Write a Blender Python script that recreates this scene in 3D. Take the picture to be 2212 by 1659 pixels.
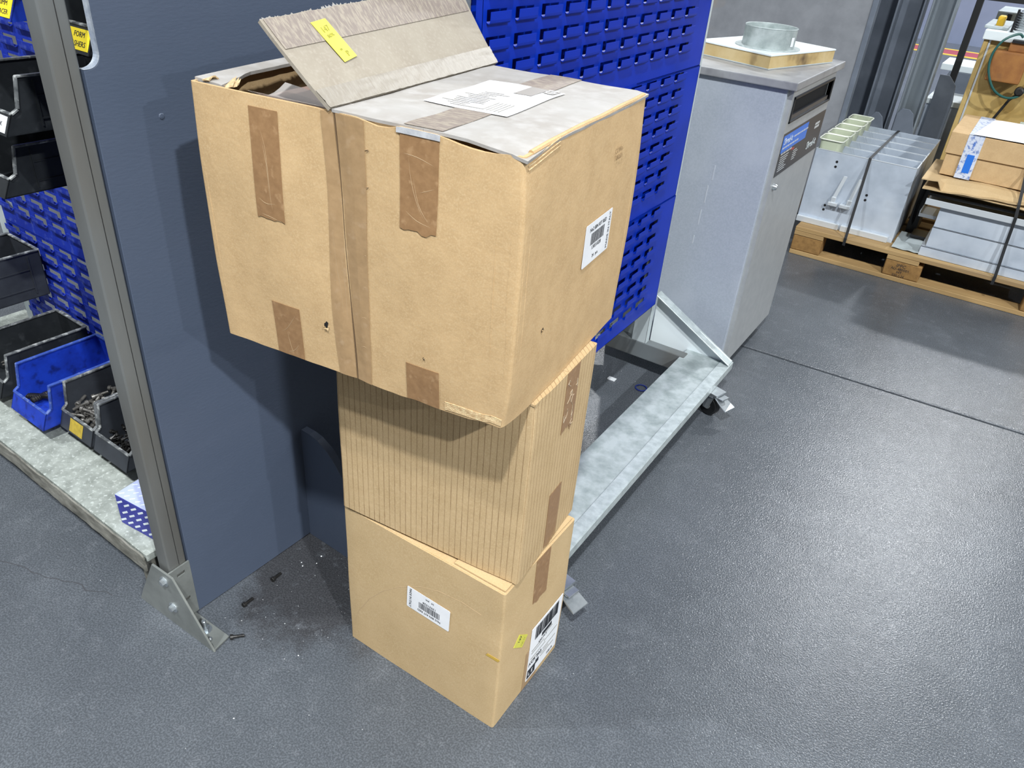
import bpy, bmesh, math, random
from mathutils import Vector, Matrix, noise
random.seed(7)
for o in list(bpy.data.objects): bpy.data.objects.remove(o)
SC = bpy.context.scene; COL = SC.collection
PI = math.pi

# ------------------------------------------------------------------ camera
R = [[0.832393190087694, 0.5495183062969611, 0.07177191748972445],
     [0.3460213291904463, -0.4141888950984256, -0.8418531932127016],
     [-0.43288660968076764, 0.7255874793721739, -0.5349130704492329]]
cam_d = bpy.data.cameras.new('camera'); cam = bpy.data.objects.new('camera', cam_d); COL.objects.link(cam)
cam_d.sensor_width = 36; cam_d.lens = 1660 / 2212 * 36; cam_d.clip_start = .02; cam_d.clip_end = 100
cm = Matrix(((R[0][0], -R[1][0], -R[2][0], 0), (R[0][1], -R[1][1], -R[2][1], 0), (R[0][2], -R[1][2], -R[2][2], 1.45), (0, 0, 0, 1)))
cam.matrix_world = cm; SC.camera = cam

# ------------------------------------------------------------------ world, lights, exposure
w = bpy.data.worlds.new('world'); SC.world = w; w.use_nodes = True
w.node_tree.nodes['Background'].inputs[0].default_value = (.92, .96, 1, 1)
w.node_tree.nodes['Background'].inputs[1].default_value = .34
def bay_lamp(x, y, power, size=.28, z=7.0, aim=None):
    d = bpy.data.lights.new('high_bay_lamp', 'AREA'); d.shape = 'DISK'; d.size = size; d.energy = power; d.color = (.95, .98, 1)
    o = bpy.data.objects.new('high_bay_lamp', d); COL.objects.link(o); o.location = (x, y, z)
bay_lamp(.95, -2.05, 780)
bay_lamp(6.1, -2.5, 1500)
bay_lamp(13.6, -2.5, 1500)
bay_lamp(-4.5, -2.1, 500)
bay_lamp(.5, 11.1, 950, .5)
bay_lamp(6.2, 11.0, 250)
bay_lamp(-5.0, 11.0, 500)
vs = SC.view_settings
vs.view_transform = 'Standard'; vs.look = 'None'; vs.gamma = 1; vs.use_curve_mapping = False; vs.exposure = -.35

# ------------------------------------------------------------------ materials
def lin(c):
    if isinstance(c, str): c = tuple(int(c[i:i+2], 16) / 255 for i in (0, 2, 4))
    return tuple(((v + .055) / 1.055) ** 2.4 if v > .04045 else v / 12.92 for v in c) + (1,)
MATS = {}
def mat(name, c1, c2=None, ns=12, rough=.5, metal=0, bump=0, bs=150, stretch=(1, 1, 1), spec=.5, lo=.35, hi=.65, alpha=1, trans=0, detail=4, emit=0, coat=0, c3=None, ns3=60, lo3=.6, hi3=.72):
    if name in MATS: return MATS[name]
    m = bpy.data.materials.new(name); m.use_nodes = True; nt = m.node_tree; N = nt.nodes; b = N['Principled BSDF']
    b.inputs['Base Color'].default_value = lin(c1); b.inputs['Roughness'].default_value = rough; b.inputs['Metallic'].default_value = metal
    b.inputs['Specular IOR Level'].default_value = spec; b.inputs['Alpha'].default_value = alpha; b.inputs['Transmission Weight'].default_value = trans
    b.inputs['Coat Weight'].default_value = coat
    tc = N.new('ShaderNodeTexCoord'); mp = N.new('ShaderNodeMapping'); mp.inputs['Scale'].default_value = stretch
    nt.links.new(tc.outputs['Object'], mp.inputs[0])
    if c2:
        n = N.new('ShaderNodeTexNoise'); n.inputs['Scale'].default_value = ns; n.inputs['Detail'].default_value = detail; n.inputs['Roughness'].default_value = .6
        nt.links.new(mp.outputs[0], n.inputs[0])
        r = N.new('ShaderNodeValToRGB'); r.color_ramp.elements[0].position = lo; r.color_ramp.elements[1].position = hi
        r.color_ramp.elements[0].color = lin(c1); r.color_ramp.elements[1].color = lin(c2)
        nt.links.new(n.outputs['Fac'], r.inputs[0]); out = r.outputs[0]
        if c3:
            n3 = N.new('ShaderNodeTexNoise'); n3.inputs['Scale'].default_value = ns3; n3.inputs['Detail'].default_value = 3
            nt.links.new(mp.outputs[0], n3.inputs[0])
            r3 = N.new('ShaderNodeValToRGB'); r3.color_ramp.elements[0].position = lo3; r3.color_ramp.elements[1].position = hi3
            nt.links.new(n3.outputs['Fac'], r3.inputs[0])
            mx = N.new('ShaderNodeMixRGB'); mx.inputs[2].default_value = lin(c3); nt.links.new(r3.outputs[0], mx.inputs[0]); nt.links.new(out, mx.inputs[1]); out = mx.outputs[0]
        nt.links.new(out, b.inputs['Base Color'])
    if bump:
        n2 = N.new('ShaderNodeTexNoise'); n2.inputs['Scale'].default_value = bs; n2.inputs['Detail'].default_value = 3
        nt.links.new(mp.outputs[0], n2.inputs[0])
        bp = N.new('ShaderNodeBump'); bp.inputs['Strength'].default_value = bump; bp.inputs['Distance'].default_value = .002
        nt.links.new(n2.outputs['Fac'], bp.inputs['Height']); nt.links.new(bp.outputs[0], b.inputs['Normal'])
    MATS[name] = m; return m

def stripes(m, axis, period, width, dark):
    """thin regular dark lines (corrugation showing through the liner)"""
    nt = m.node_tree; N = nt.nodes; b = N['Principled BSDF']
    src = b.inputs['Base Color'].links[0].from_socket
    tc = N.new('ShaderNodeTexCoord'); sx = N.new('ShaderNodeSeparateXYZ'); nt.links.new(tc.outputs['Object'], sx.inputs[0])
    a = N.new('ShaderNodeMath'); a.operation = 'ADD'; nt.links.new(sx.outputs[0], a.inputs[0]); nt.links.new(sx.outputs[1], a.inputs[1])
    mo = N.new('ShaderNodeMath'); mo.operation = 'PINGPONG'; mo.inputs[1].default_value = period / 2; nt.links.new(a.outputs[0], mo.inputs[0])
    r = N.new('ShaderNodeMapRange'); r.inputs['From Min'].default_value = width * .5; r.inputs['From Max'].default_value = width; r.inputs['To Min'].default_value = 1; r.inputs['To Max'].default_value = 0
    nt.links.new(mo.outputs[0], r.inputs[0])
    n = N.new('ShaderNodeTexNoise'); n.inputs['Scale'].default_value = 30; nt.links.new(tc.outputs['Object'], n.inputs[0])
    mu = N.new('ShaderNodeMath'); mu.operation = 'MULTIPLY'; nt.links.new(r.outputs[0], mu.inputs[0]); nt.links.new(n.outputs['Fac'], mu.inputs[1])
    mx = N.new('ShaderNodeMixRGB'); mx.inputs[2].default_value = lin(dark); nt.links.new(mu.outputs[0], mx.inputs[0]); nt.links.new(src, mx.inputs[1])
    nt.links.new(mx.outputs[0], b.inputs['Base Color'])

m_card = mat('cardboard', 'c2a47a', 'b89a71', ns=26, rough=.78, bump=.2, bs=120, spec=.2, c3='c8ad85', ns3=420, lo3=.45, hi3=.8)
m_card2 = mat('cardboard_ribbed', 'bda37c', 'b49a73', ns=20, rough=.78, bump=.2, bs=120, spec=.2, c3='c6ae88', ns3=420, lo3=.45, hi3=.8)
stripes(m_card2, 0, .0122, .0011, '75593a')
m_card3 = mat('cardboard_plain', 'bda37b', 'b59b73', ns=10, rough=.74, bump=.15, bs=120, spec=.2, c3='c5ae88', ns3=420, lo3=.45, hi3=.8)
m_lit_dusty = mat('cardboard_lit_dusty', 'a5a29e', '9b9690', ns=9, rough=.75, bump=.2, bs=90, spec=.3, c3='aca9a6', ns3=40, lo3=.45, hi3=.75)  # strong top light painted into the card colour, with some dust
m_flap_pale = mat('cardboard_flap', '9c9486', '948b7d', ns=16, rough=.75, bump=.2, bs=90, spec=.3, c3='a39b8e', ns3=200, lo3=.5, hi3=.8)  # paler, greyer card for the raised flap
m_inner = mat('cardboard_inner', '9a8277', '8b7265', ns=8, rough=.85, bump=.1)
m_edge = mat('cardboard_edge', 'cbb48c', 'ab9069', ns=140, rough=.85, bump=.4, bs=300)
m_tape = mat('parcel_tape', '987652', '8c6b49', ns=90, rough=.38, bump=.3, bs=45, spec=.5, c3='ae8d68', ns3=70, lo3=.6, hi3=.8)
m_tape_l = mat('parcel_tape_pale', 'a98b66', '9e815d', ns=50, rough=.38, bump=.35, bs=45, spec=.5, c3='ad9170', ns3=60, lo3=.58, hi3=.75)
m_tape_w = mat('parcel_tape_crinkled', '8c8478', '979084', ns=70, rough=.45, bump=.35, bs=80, spec=.6, stretch=(1, 3, 1))
m_residue = mat('tape_residue', '857a72', '9c9284', ns=70, rough=.6, bump=.3, bs=120, stretch=(1, 4, 1), lo=.45, hi=.6)
m_clear = mat('clear_film', 'd8d2cc', rough=.12, alpha=.4, spec=.6)
m_white = mat('label_paper', 'e9eaec', 'e0e2e5', ns=20, rough=.5)
m_ink = mat('ink_black', '23252a', rough=.6)
m_inkg = mat('ink_grey', '8f8f8c', rough=.6)
m_inkl = mat('ink_faint', 'b9b5ae', rough=.6)
m_yel = mat('yellow_label', 'd0cc55', 'cbc64c', ns=20, rough=.5)
m_yel2 = mat('yellow_bin_label', 'f0d82a', rough=.4)
m_inky = mat('ink_faded_olive', '9a973f', rough=.6)
m_part = mat('partition_paint', '4b5567', '465163', ns=3, rough=.55, bump=.15, bs=220, stretch=(1, .3, 1), c3='404a5c', ns3=5, lo3=.62, hi3=.8)
m_cut = mat('board_edge', '8d97a6', 'a9b0b8', ns=60, rough=.6, bump=.3)
m_galv = mat('galvanised', 'b4bdbd', '8e9998', ns=22, rough=.5, metal=.25, bump=.12, bs=60, lo=.38, hi=.68, c3='7d8786', ns3=7, lo3=.58, hi3=.8)
m_galvrim = mat('galvanised_rim', 'c4cdcd', 'a9b3b3', ns=40, rough=.42, metal=.35, bump=.1)
m_board = mat('base_board', '9ba19b', '7c827c', ns=26, rough=.75, bump=.45, bs=70, lo=.36, hi=.66, c3='b6bcb7', ns3=120, lo3=.55, hi3=.72)
m_chip = mat('chipped_edge', '8a8980', '5c5b53', ns=35, rough=.85, bump=.5, stretch=(.4, 1, 1))
m_steel = mat('mill_steel', '75746f', '63615b', ns=9, rough=.4, metal=.35, bump=.08, stretch=(1, 1, .22), c3='8b959b', ns3=3, lo3=.42, hi3=.68)
m_zinc = mat('zinc_plate', '8f9390', '7b7f7c', ns=12, rough=.45, metal=.4, bump=.1)
m_zincb = mat('zinc_bright', 'c0c6c9', 'a4abb0', ns=20, rough=.3, metal=.8)
m_blue = mat('blue_enamel', '002ca8', '00289a', ns=6, rough=.45, bump=.03, spec=.25)
m_blued = mat('blue_enamel_dusty', '1c38ae', '142c9c', ns=14, rough=.6, spec=.3, lo=.35, hi=.6, c3='4a5cb4', ns3=50, lo3=.56, hi3=.75, bump=.1)
m_bin = mat('black_plastic', '26292c', '1d2023', ns=20, rough=.42, bump=.05, c3='3a3d40', ns3=30, lo3=.6, hi3=.8)
m_bing = mat('grey_black_plastic', '33373d', '2a2d33', ns=20, rough=.5)
m_rim = mat('worn_black_rim', '6a6d6e', '45484a', ns=40, rough=.45, lo=.4, hi=.6, c3='a5a8a6', ns3=60, lo3=.5, hi3=.66)
m_binb = mat('blue_plastic', '173ab0', '122c8e', ns=20, rough=.45, c3='0d1f66', ns3=40, lo3=.55, hi3=.75)
m_rimb = mat('worn_blue_rim', '3a56a8', '26408f', ns=40, rough=.5, c3='6b7ba6', ns3=60, lo3=.55, hi3=.7)
m_bolt = mat('black_oxide_bolt', '3b3a39', '2a2928', ns=60, rough=.38, metal=.6)
m_boltg = mat('grey_bolt', '75736f', '55534f', ns=60, rough=.38, metal=.45)
m_cabs = mat('hammered_grey', 'a8afb9', '9ea6b0', ns=180, rough=.5, metal=.1, bump=.1, bs=200, c3='b1b8c1', ns3=6, lo3=.5, hi3=.8)
m_cabt = mat('console_lid', '8c8d90', 'a2a4a6', ns=7, rough=.42, metal=.15, bump=.05, c3='75767a', ns3=12, lo3=.55, hi3=.75)
m_cabf = mat('console_front', 'a0a3a4', '989b9d', ns=30, rough=.45, metal=.1, bump=.05)
m_black = mat('black_plastic_plain', '17181a', rough=.45)
m_void_shade = mat('void_shade', '0a0a0b', rough=.9)  # near-black painted for the shade inside holes and the slot
m_stick = mat('sticker_black', '2e2f33', rough=.35)
m_blueink = mat('sticker_blue', '2a6fd0', rough=.35)
m_redink = mat('ink_red', 'b03a34', rough=.5)
m_wht = mat('white_enamel', 'b9c2c4', 'aab4b6', ns=4, rough=.45)
m_whtpl = mat('white_plastic', 'dfe8ea', rough=.45)
m_foam = mat('foam_board_edge', 'c4b084', 'b39a68', ns=10, rough=.8, bump=.2, c3='5f4c36', ns3=9, lo3=.6, hi3=.75)
m_wood = mat('pallet_wood', 'a98c5e', '92754b', ns=6, rough=.75, bump=.3, bs=60, stretch=(.25, 3, 3), c3='7e6c52', ns3=4, lo3=.55, hi3=.75)
m_block = mat('pallet_block', '8f6c3c', '7a5a30', ns=40, rough=.85, bump=.4, bs=120)
m_alu = mat('aluminium_sheet', 'bac4d0', 'a7b1bd', ns=8, rough=.42, metal=.2, bump=.04, c3='c8d0d9', ns3=5, lo3=.5, hi3=.75)
m_alue = mat('aluminium_edge', 'd2d8dc', rough=.35, metal=.4)
m_tub = mat('translucent_tub', 'c4ccb4', rough=.35, alpha=.7, spec=.5)
m_tubr = mat('translucent_tub_rim', 'dde2d3', rough=.35)
m_strap = mat('black_strap', '1f2022', rough=.5)
m_yellow = mat('yellowed_panel', 'bfa66c', 'ac8f52', ns=5, rough=.55, c3='9a7a3c', ns3=7, lo3=.58, hi3=.75, bump=.08)
m_orange = mat('rusty_orange', '9c6a35', '85552a', ns=14, rough=.6, c3='5f4630', ns3=10, lo3=.58, hi3=.8, bump=.1)
m_green = mat('green_hose', '1f5550', rough=.4)
m_beam = mat('grey_primer_steel', '6e7682', '616974', ns=6, rough=.5, metal=.1, c3='838b95', ns3=5, lo3=.55, hi3=.8)
m_beaml = mat('mill_scale_light', '98a1a8', '838c94', ns=10, rough=.4, metal=.4, stretch=(2, 2, .2), c3='99a2a8', ns3=8, lo3=.55, hi3=.75)
m_slab = mat('grey_board', '888b90', '7a7d82', ns=9, rough=.65, bump=.15, c3='8f8271', ns3=4, lo3=.6, hi3=.8)
m_farwall = mat('far_wall_paint', '7d87a0', '747e96', ns=2, rough=.6)
m_floorm = None

# ------------------------------------------------------------------ mesh builder
ROOT = {}
class B:
    def __init__(s): s.v = []; s.f = []
    def add(s, vs, fs):
        n = len(s.v); s.v += [Vector(p) for p in vs]; s.f += [tuple(i + n for i in f) for f in fs]; return s
    def box(s, a, b):
        (x0, y0, z0), (x1, y1, z1) = a, b
        return s.add([(x0, y0, z0), (x1, y0, z0), (x1, y1, z0), (x0, y1, z0), (x0, y0, z1), (x1, y0, z1), (x1, y1, z1), (x0, y1, z1)],
                     [(0, 3, 2, 1), (4, 5, 6, 7), (0, 1, 5, 4), (1, 2, 6, 5), (2, 3, 7, 6), (3, 0, 4, 7)])
    def prism(s, poly, ext):
        """poly: list of 3D points (planar), ext: vector"""
        n = len(poly); e = Vector(ext); p = [Vector(q) for q in poly]
        return s.add(p + [q + e for q in p], [tuple(range(n))[::-1], tuple(range(n, 2 * n))] + [(i, (i + 1) % n, n + (i + 1) % n, n + i) for i in range(n)])
    def tube(s, pts, r, n=8, cap=True):
        pts = [Vector(p) for p in pts]; rings = []; up = None
        for i, p in enumerate(pts):
            t = (pts[min(i + 1, len(pts) - 1)] - pts[max(i - 1, 0)]).normalized()
            if up is None: up = Vector((0, 0, 1)) if abs(t.z) < .9 else Vector((1, 0, 0))
            a = t.cross(up).normalized(); up = a.cross(t).normalized()
            rr = r[i] if isinstance(r, (list, tuple)) else r
            rings.append([p + (a * math.cos(2 * PI * k / n) + up * math.sin(2 * PI * k / n)) * rr for k in range(n)])
        vs = [q for g in rings for q in g]; fs = []
        for i in range(len(pts) - 1):
            for k in range(n): fs.append((i * n + k, i * n + (k + 1) % n, (i + 1) * n + (k + 1) % n, (i + 1) * n + k))
        if cap: fs += [tuple(range(n))[::-1], tuple((len(pts) - 1) * n + k for k in range(n))]
        return s.add(vs, fs)
    def lathe(s, prof, c=(0, 0, 0), n=24, mtx=None, close=False):
        vs = []; fs = []; m = len(prof)
        for k in range(n):
            a = 2 * PI * k / n
            for r, z in prof:
                p = Vector((r * math.cos(a), r * math.sin(a), z)); p = mtx @ p if mtx else p; vs.append(p + Vector(c))
        for k in range(n):
            k2 = (k + 1) % n
            for i in range(m if close else m - 1):
                j = (i + 1) % m; fs.append((k * m + i, k2 * m + i, k2 * m + j, k * m + j))
        if not close:
            if prof[0][0] > 1e-6: fs.append(tuple(k * m for k in range(n))[::-1])
            if prof[-1][0] > 1e-6: fs.append(tuple(k * m + m - 1 for k in range(n)))
        return s.add(vs, fs)
    def sheet(s, fn, nu, nv, th):
        """thick bent plate: fn(u,v) -> point, u,v in 0..1; th thickness along the surface normal"""
        g = [[Vector(fn(i / nu, j / nv)) for j in range(nv + 1)] for i in range(nu + 1)]; lo = []
        for i in range(nu + 1):
            row = []
            for j in range(nv + 1):
                du = g[min(i + 1, nu)][j] - g[max(i - 1, 0)][j]; dv = g[i][min(j + 1, nv)] - g[i][max(j - 1, 0)]
                row.append(g[i][j] - du.cross(dv).normalized() * th)
            lo.append(row)
        W = nv + 1; T = (nu + 1) * W
        vs = [p for r in g for p in r] + [p for r in lo for p in r]; fs = []
        for i in range(nu):
            for j in range(nv):
                a, b, c, d = i * W + j, (i + 1) * W + j, (i + 1) * W + j + 1, i * W + j + 1
                fs += [(a, b, c, d), (T + a, T + d, T + c, T + b)]
        for i in range(nu):
            a, b = i * W, (i + 1) * W; fs.append((b, a, T + a, T + b)); a += nv; b += nv; fs.append((a, b, T + b, T + a))
        for j in range(nv):
            a, b = j, j + 1; fs.append((a, b, T + b, T + a)); a += nu * W; b += nu * W; fs.append((b, a, T + a, T + b))
        return s.add(vs, fs)
    def mesh(s, name, m, off=None, bev=0, smooth=False, seg=2):
        me = bpy.data.meshes.new(name); o = Vector(off) if off else Vector()
        me.from_pydata([v - o for v in s.v], [], s.f); me.update()
        bm = bmesh.new(); bm.from_mesh(me); bmesh.ops.recalc_face_normals(bm, faces=bm.faces)
        if bev: bmesh.ops.bevel(bm, geom=[e for e in bm.edges if e.calc_face_angle(0) > .5], offset=bev, segments=seg, affect='EDGES', profile=.6)
        bm.to_mesh(me); bm.free()
        if smooth:
            for p in me.polygons: p.use_smooth = True
            try: me.set_sharp_from_angle(angle=.6)
            except Exception: pass
        me.materials.append(m); return me
    def part(s, name, m, parent, bev=0, smooth=False, world=True, seg=2, label=None):
        off = ROOT.get(parent.name) if (parent and world) else None
        me = s.mesh(name, m, off, bev, smooth, seg); o = bpy.data.objects.new(name, me); COL.objects.link(o)
        if parent: o.parent = parent; ROOT[o.name] = ROOT.get(parent.name)
        if label: o['label'] = label
        return o
def tag(o, label, cat, group=None, kind=None):
    if label: o['label'] = label
    if cat: o['category'] = cat
    if group: o['group'] = group
    if kind: o['kind'] = kind
    return o
def thing(name, label, cat, loc=(0, 0, 0), rz=0, group=None):
    o = bpy.data.objects.new(name, None); COL.objects.link(o); o.location = loc; o.rotation_euler = (0, 0, rz); o.empty_display_size = .05
    ROOT[o.name] = Vector(loc); return tag(o, label, cat, group)
def solo(b, name, m, label, cat, loc, group=None, **k):
    me = b.mesh(name, m, loc, **k); o = bpy.data.objects.new(name, me); COL.objects.link(o); o.location = loc; ROOT[o.name] = Vector(loc)
    return tag(o, label, cat, group)
def struct(b, name, m, parent=None, **k):
    me = b.mesh(name, m, None, **k); o = bpy.data.objects.new(name, me); COL.objects.link(o); o['kind'] = 'structure'
    if parent: o.parent = parent
    return o
def inst(me, name, parent=None, loc=(0, 0, 0), rot=(0, 0, 0)):
    o = bpy.data.objects.new(name, me); COL.objects.link(o); o.location = loc; o.rotation_euler = rot
    if parent: o.parent = parent
    return o
FX = Matrix(((1, 0, 0), (0, 0, -1), (0, 1, 0)))      # text plane -> face that looks to -y
RX = Matrix(((0, 0, 1), (1, 0, 0), (0, 1, 0)))       # text plane -> face that looks to +x
UP = Matrix.Identity(3)
def text(body, size, m, parent, loc, rot3=FX, spin=0, ext=.00015, ax='CENTER', sx=1, name='lettering'):
    cu = bpy.data.curves.new('t', 'FONT'); cu.body = body; cu.size = size; cu.align_x = ax; cu.align_y = 'CENTER'; cu.extrude = ext; cu.resolution_u = 2
    to = bpy.data.objects.new('t', cu); COL.objects.link(to); bpy.context.view_layer.update()
    me = bpy.data.meshes.new_from_object(to.evaluated_get(bpy.context.evaluated_depsgraph_get())); bpy.data.objects.remove(to)
    me.materials.clear(); me.materials.append(m); me.name = name
    o = bpy.data.objects.new(name, me); COL.objects.link(o); o.parent = parent
    mt = (rot3 @ Matrix.Rotation(spin, 3, 'Z') @ Matrix.Diagonal((sx, 1, 1))).to_4x4(); mt.translation = Vector(loc)
    o.matrix_local = mt; return o
def nz(p, s, k): return noise.noise(Vector(p) * s + Vector((k, k * 1.7, k * 2.3)))

# ------------------------------------------------------------------ floor and setting
def floor_mat():
    m = bpy.data.materials.new('painted_concrete'); m.use_nodes = True; nt = m.node_tree; N = nt.nodes; L = nt.links; b = N['Principled BSDF']
    tc = N.new('ShaderNodeTexCoord')
    def noi(sc, det, rough=.6):
        n = N.new('ShaderNodeTexNoise'); n.inputs['Scale'].default_value = sc; n.inputs['Detail'].default_value = det; n.inputs['Roughness'].default_value = rough; L.new(tc.outputs['Object'], n.inputs[0]); return n.outputs['Fac']
    def ramp(f, a, b_, ca, cb):
        r = N.new('ShaderNodeValToRGB'); r.color_ramp.elements[0].position = a; r.color_ramp.elements[1].position = b_; r.color_ramp.elements[0].color = ca; r.color_ramp.elements[1].color = cb; L.new(f, r.inputs[0]); return r.outputs[0]
    def mix(fac, a, c, mode='MIX'):
        x = N.new('ShaderNodeMixRGB'); x.blend_type = mode
        if isinstance(fac, float): x.inputs[0].default_value = fac
        else: L.new(fac, x.inputs[0])
        L.new(a, x.inputs[1])
        if isinstance(c, tuple): x.inputs[2].default_value = c
        else: L.new(c, x.inputs[2])
        return x.outputs[0]
    base = ramp(noi(1.6, 5), .35, .65, lin('575c62'), lin('62676d'))
    blot = ramp(noi(7, 6, .7), .5, .72, (0, 0, 0, 1), (1, 1, 1, 1)); base = mix(blot, base, lin('666b71'))
    # dark greasy patch by the partition, with an outline of its own
    sx = N.new('ShaderNodeSeparateXYZ'); L.new(tc.outputs['Object'], sx.inputs[0])
    vm = N.new('ShaderNodeVectorMath'); vm.operation = 'DISTANCE'; vm.inputs[1].default_value = (-1.02, .98, 0); L.new(tc.outputs['Object'], vm.inputs[0])
    ad = N.new('ShaderNodeMath'); ad.operation = 'MULTIPLY_ADD'; ad.inputs[1].default_value = -.35; L.new(noi(6, 5, .7), ad.inputs[0]); L.new(vm.outputs['Value'], ad.inputs[2])
    patch = ramp(ad.outputs[0], .02, .1, (1, 1, 1, 1), (0, 0, 0, 1)); base = mix(patch, base, lin('46474a'))
    scuff = ramp(noi(22, 4, .7), .56, .74, (0, 0, 0, 1), (.55, .55, .55, 1)); base = mix(scuff, base, lin('777b81'))
    grit = ramp(noi(260, 2), .42, .62, lin('8c8c8c'), lin('ffffff')); base = mix(.55, base, grit, 'MULTIPLY')
    L.new(base, b.inputs['Base Color']); b.inputs['Specular IOR Level'].default_value = .32
    rg = ramp(noi(9, 4), .3, .7, (.20, .20, .20, 1), (.25, .25, .25, 1)); L.new(rg, b.inputs['Roughness'])
    bp = N.new('ShaderNodeBump'); bp.inputs['Strength'].default_value = .5; bp.inputs['Distance'].default_value = .0018; L.new(noi(230, 2), bp.inputs['Height']); L.new(bp.outputs[0], b.inputs['Normal'])
    return m
m_floor = floor_mat()
floor = bpy.data.objects.new('floor', None); COL.objects.link(floor); floor['kind'] = 'structure'
def yj(x): return 2.832 + .048 * x
def slab(y0f, y1f): 
    b = B(); xs = [-16 + i * .5 for i in range(61)]
    vs = []; 
    for x in xs:
        for yy, zz in ((y0f(x), -.03), (y0f(x), -.004), (y0f(x) + .004, 0), (y1f(x) - .004, 0), (y1f(x), -.004), (y1f(x), -.03)): vs.append((x, yy, zz))
    fs = [(i * 6 + k, (i + 1) * 6 + k, (i + 1) * 6 + k + 1, i * 6 + k + 1) for i in range(len(xs) - 1) for k in range(5)]
    b.add(vs, fs); return b
struct(slab(lambda x: -8, lambda x: yj(x) - .008), 'floor_slab', m_floor, floor)
struct(slab(lambda x: yj(x) + .008, lambda x: 16), 'floor_slab', m_floor, floor)
struct(B().box((-16, -8, -.05), (14, 16, -.012)), 'joint_filler', mat('joint_black', '2a2a2b', rough=.9), floor)
cr = []
for i in range(26):
    t = i / 25; cr.append((-1.92 + .53 * t, .425 + .16 * t + .012 * nz((t, 0, 0), 14, 3)))
b = B(); b.add([(x, y - .0011 - .0009 * nz((x, y, 0), 40, 1), .0004) for x, y in cr] + [(x, y + .0011, .0004) for x, y in cr], [(i, i + 1, 27 + i, 26 + i) for i in range(25)])
struct(b, 'floor_crack', mat('crack_dark', '3c3d41', rough=.9), floor)
struct(B().box((-14, 14.72, 0), (10, 14.85, 5)), 'wall_back', m_farwall)
struct(B().box((-14, 13.15, 0), (10, 13.27, .003)), 'trim_1', mat('line_yellow', 'd6b63a', rough=.5))
struct(B().box((-14, 13.27, 0), (10, 13.8, .003)), 'trim_2', mat('line_red', '9c4450', rough=.5))
struct(B().box((-14, 13.8, 0), (10, 13.92, .003)), 'trim_3', MATS['line_yellow'])

# swarf and grit lying on the floor
b = B(); rs = random.Random(3)
for i in range(420):
    x, y = rs.uniform(-1.9, 1.3), rs.uniform(.35, 3.4)
    if rs.random() < .14: x, y = rs.uniform(-1.15, -.9), rs.uniform(.66, 1.0)
    if -.9 < x < -.46 and .8 < y < 1.1: continue
    r = rs.uniform(.0004, .0013); a = rs.uniform(0, PI); c, s_ = math.cos(a) * r * rs.uniform(1, 2.2), math.sin(a) * r
    b.add([(x + c, y + s_, .0002), (x - s_, y + c, .0002), (x - c, y - s_, .0002), (x + s_, y - c, .0002), (x, y, r * 1.1)], [(0, 1, 4), (1, 2, 4), (2, 3, 4), (3, 0, 4), (3, 2, 1, 0)])
sw = solo(b, 'metal_swarf', mat('swarf', 'd5d8da', rough=.3, metal=.5), 'tiny bright metal chips and grit scattered over the grey floor', 'swarf', (0, 0, 0)); sw['kind'] = 'stuff'

# ------------------------------------------------------------------ partition board
RU0 = math.radians(-2.4)
t = thing('partition_board', 'tall blue-grey painted board standing upright behind the cardboard boxes', 'partition', (-1.194, .682, 0), RU0)
PO = Vector((-1.194, .682, 0)); PM = Matrix.Rotation(RU0, 3, 'Z')
y0, y1 = .6775, 2.2; x0, x1 = -1.2125, -1.1945; zc = 1.184; yc = .706; rr = .022
prof = [(y0, .002), (y1, .002), (y1, 2.1), (yc, 2.1), (yc, zc + rr)] + [(yc - rr + rr * math.cos(a), zc + rr - rr * math.sin(a)) for a in [PI / 2 * k / 8 for k in range(1, 9)]] + [(y0, zc)]
B().prism([(x0, y, z) for y, z in prof], (x1 - x0, 0, 0)).part('board', m_part, t, bev=.001, seg=1)
e = [(yc, 2.1), (yc, zc + rr)] + [(yc - rr + rr * math.cos(a), zc + rr - rr * math.sin(a)) for a in [PI / 2 * k / 8 for k in range(1, 9)]] + [(y0, zc)]
b = B(); n = len(e); b.add([(x0 + .0005, y - .0003, z + .0003) for y, z in e] + [(x1 + .0002, y - .0003, z + .0003) for y, z in e], [(i, i + 1, n + i + 1, n + i) for i in range(n - 1)])
b.part('cut_edge', m_cut, t, label='pale bare cut edge')
fin = [(-1.1945, .0), (-.99, .0), (-.99, .06), (-1.02, .2)] + [(-1.04, .235), (-1.075, .282), (-1.103, .312), (-1.138, .332), (-1.165, .337), (-1.1945, .337)]
B().prism([(x, 1.012, z) for x, z in fin], (0, .02, 0)).part('foot_fin', m_part, t, bev=.001, seg=1)
b = B()
for yy, zz in ((.79, 1.1), (.90, .95)): b.lathe([(.0, .0015), (.004, .0012), (.0055, 0)], c=(-1.1945, yy, zz), n=10, mtx=RX)
b.part('screw_plug', m_part, t)

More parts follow.
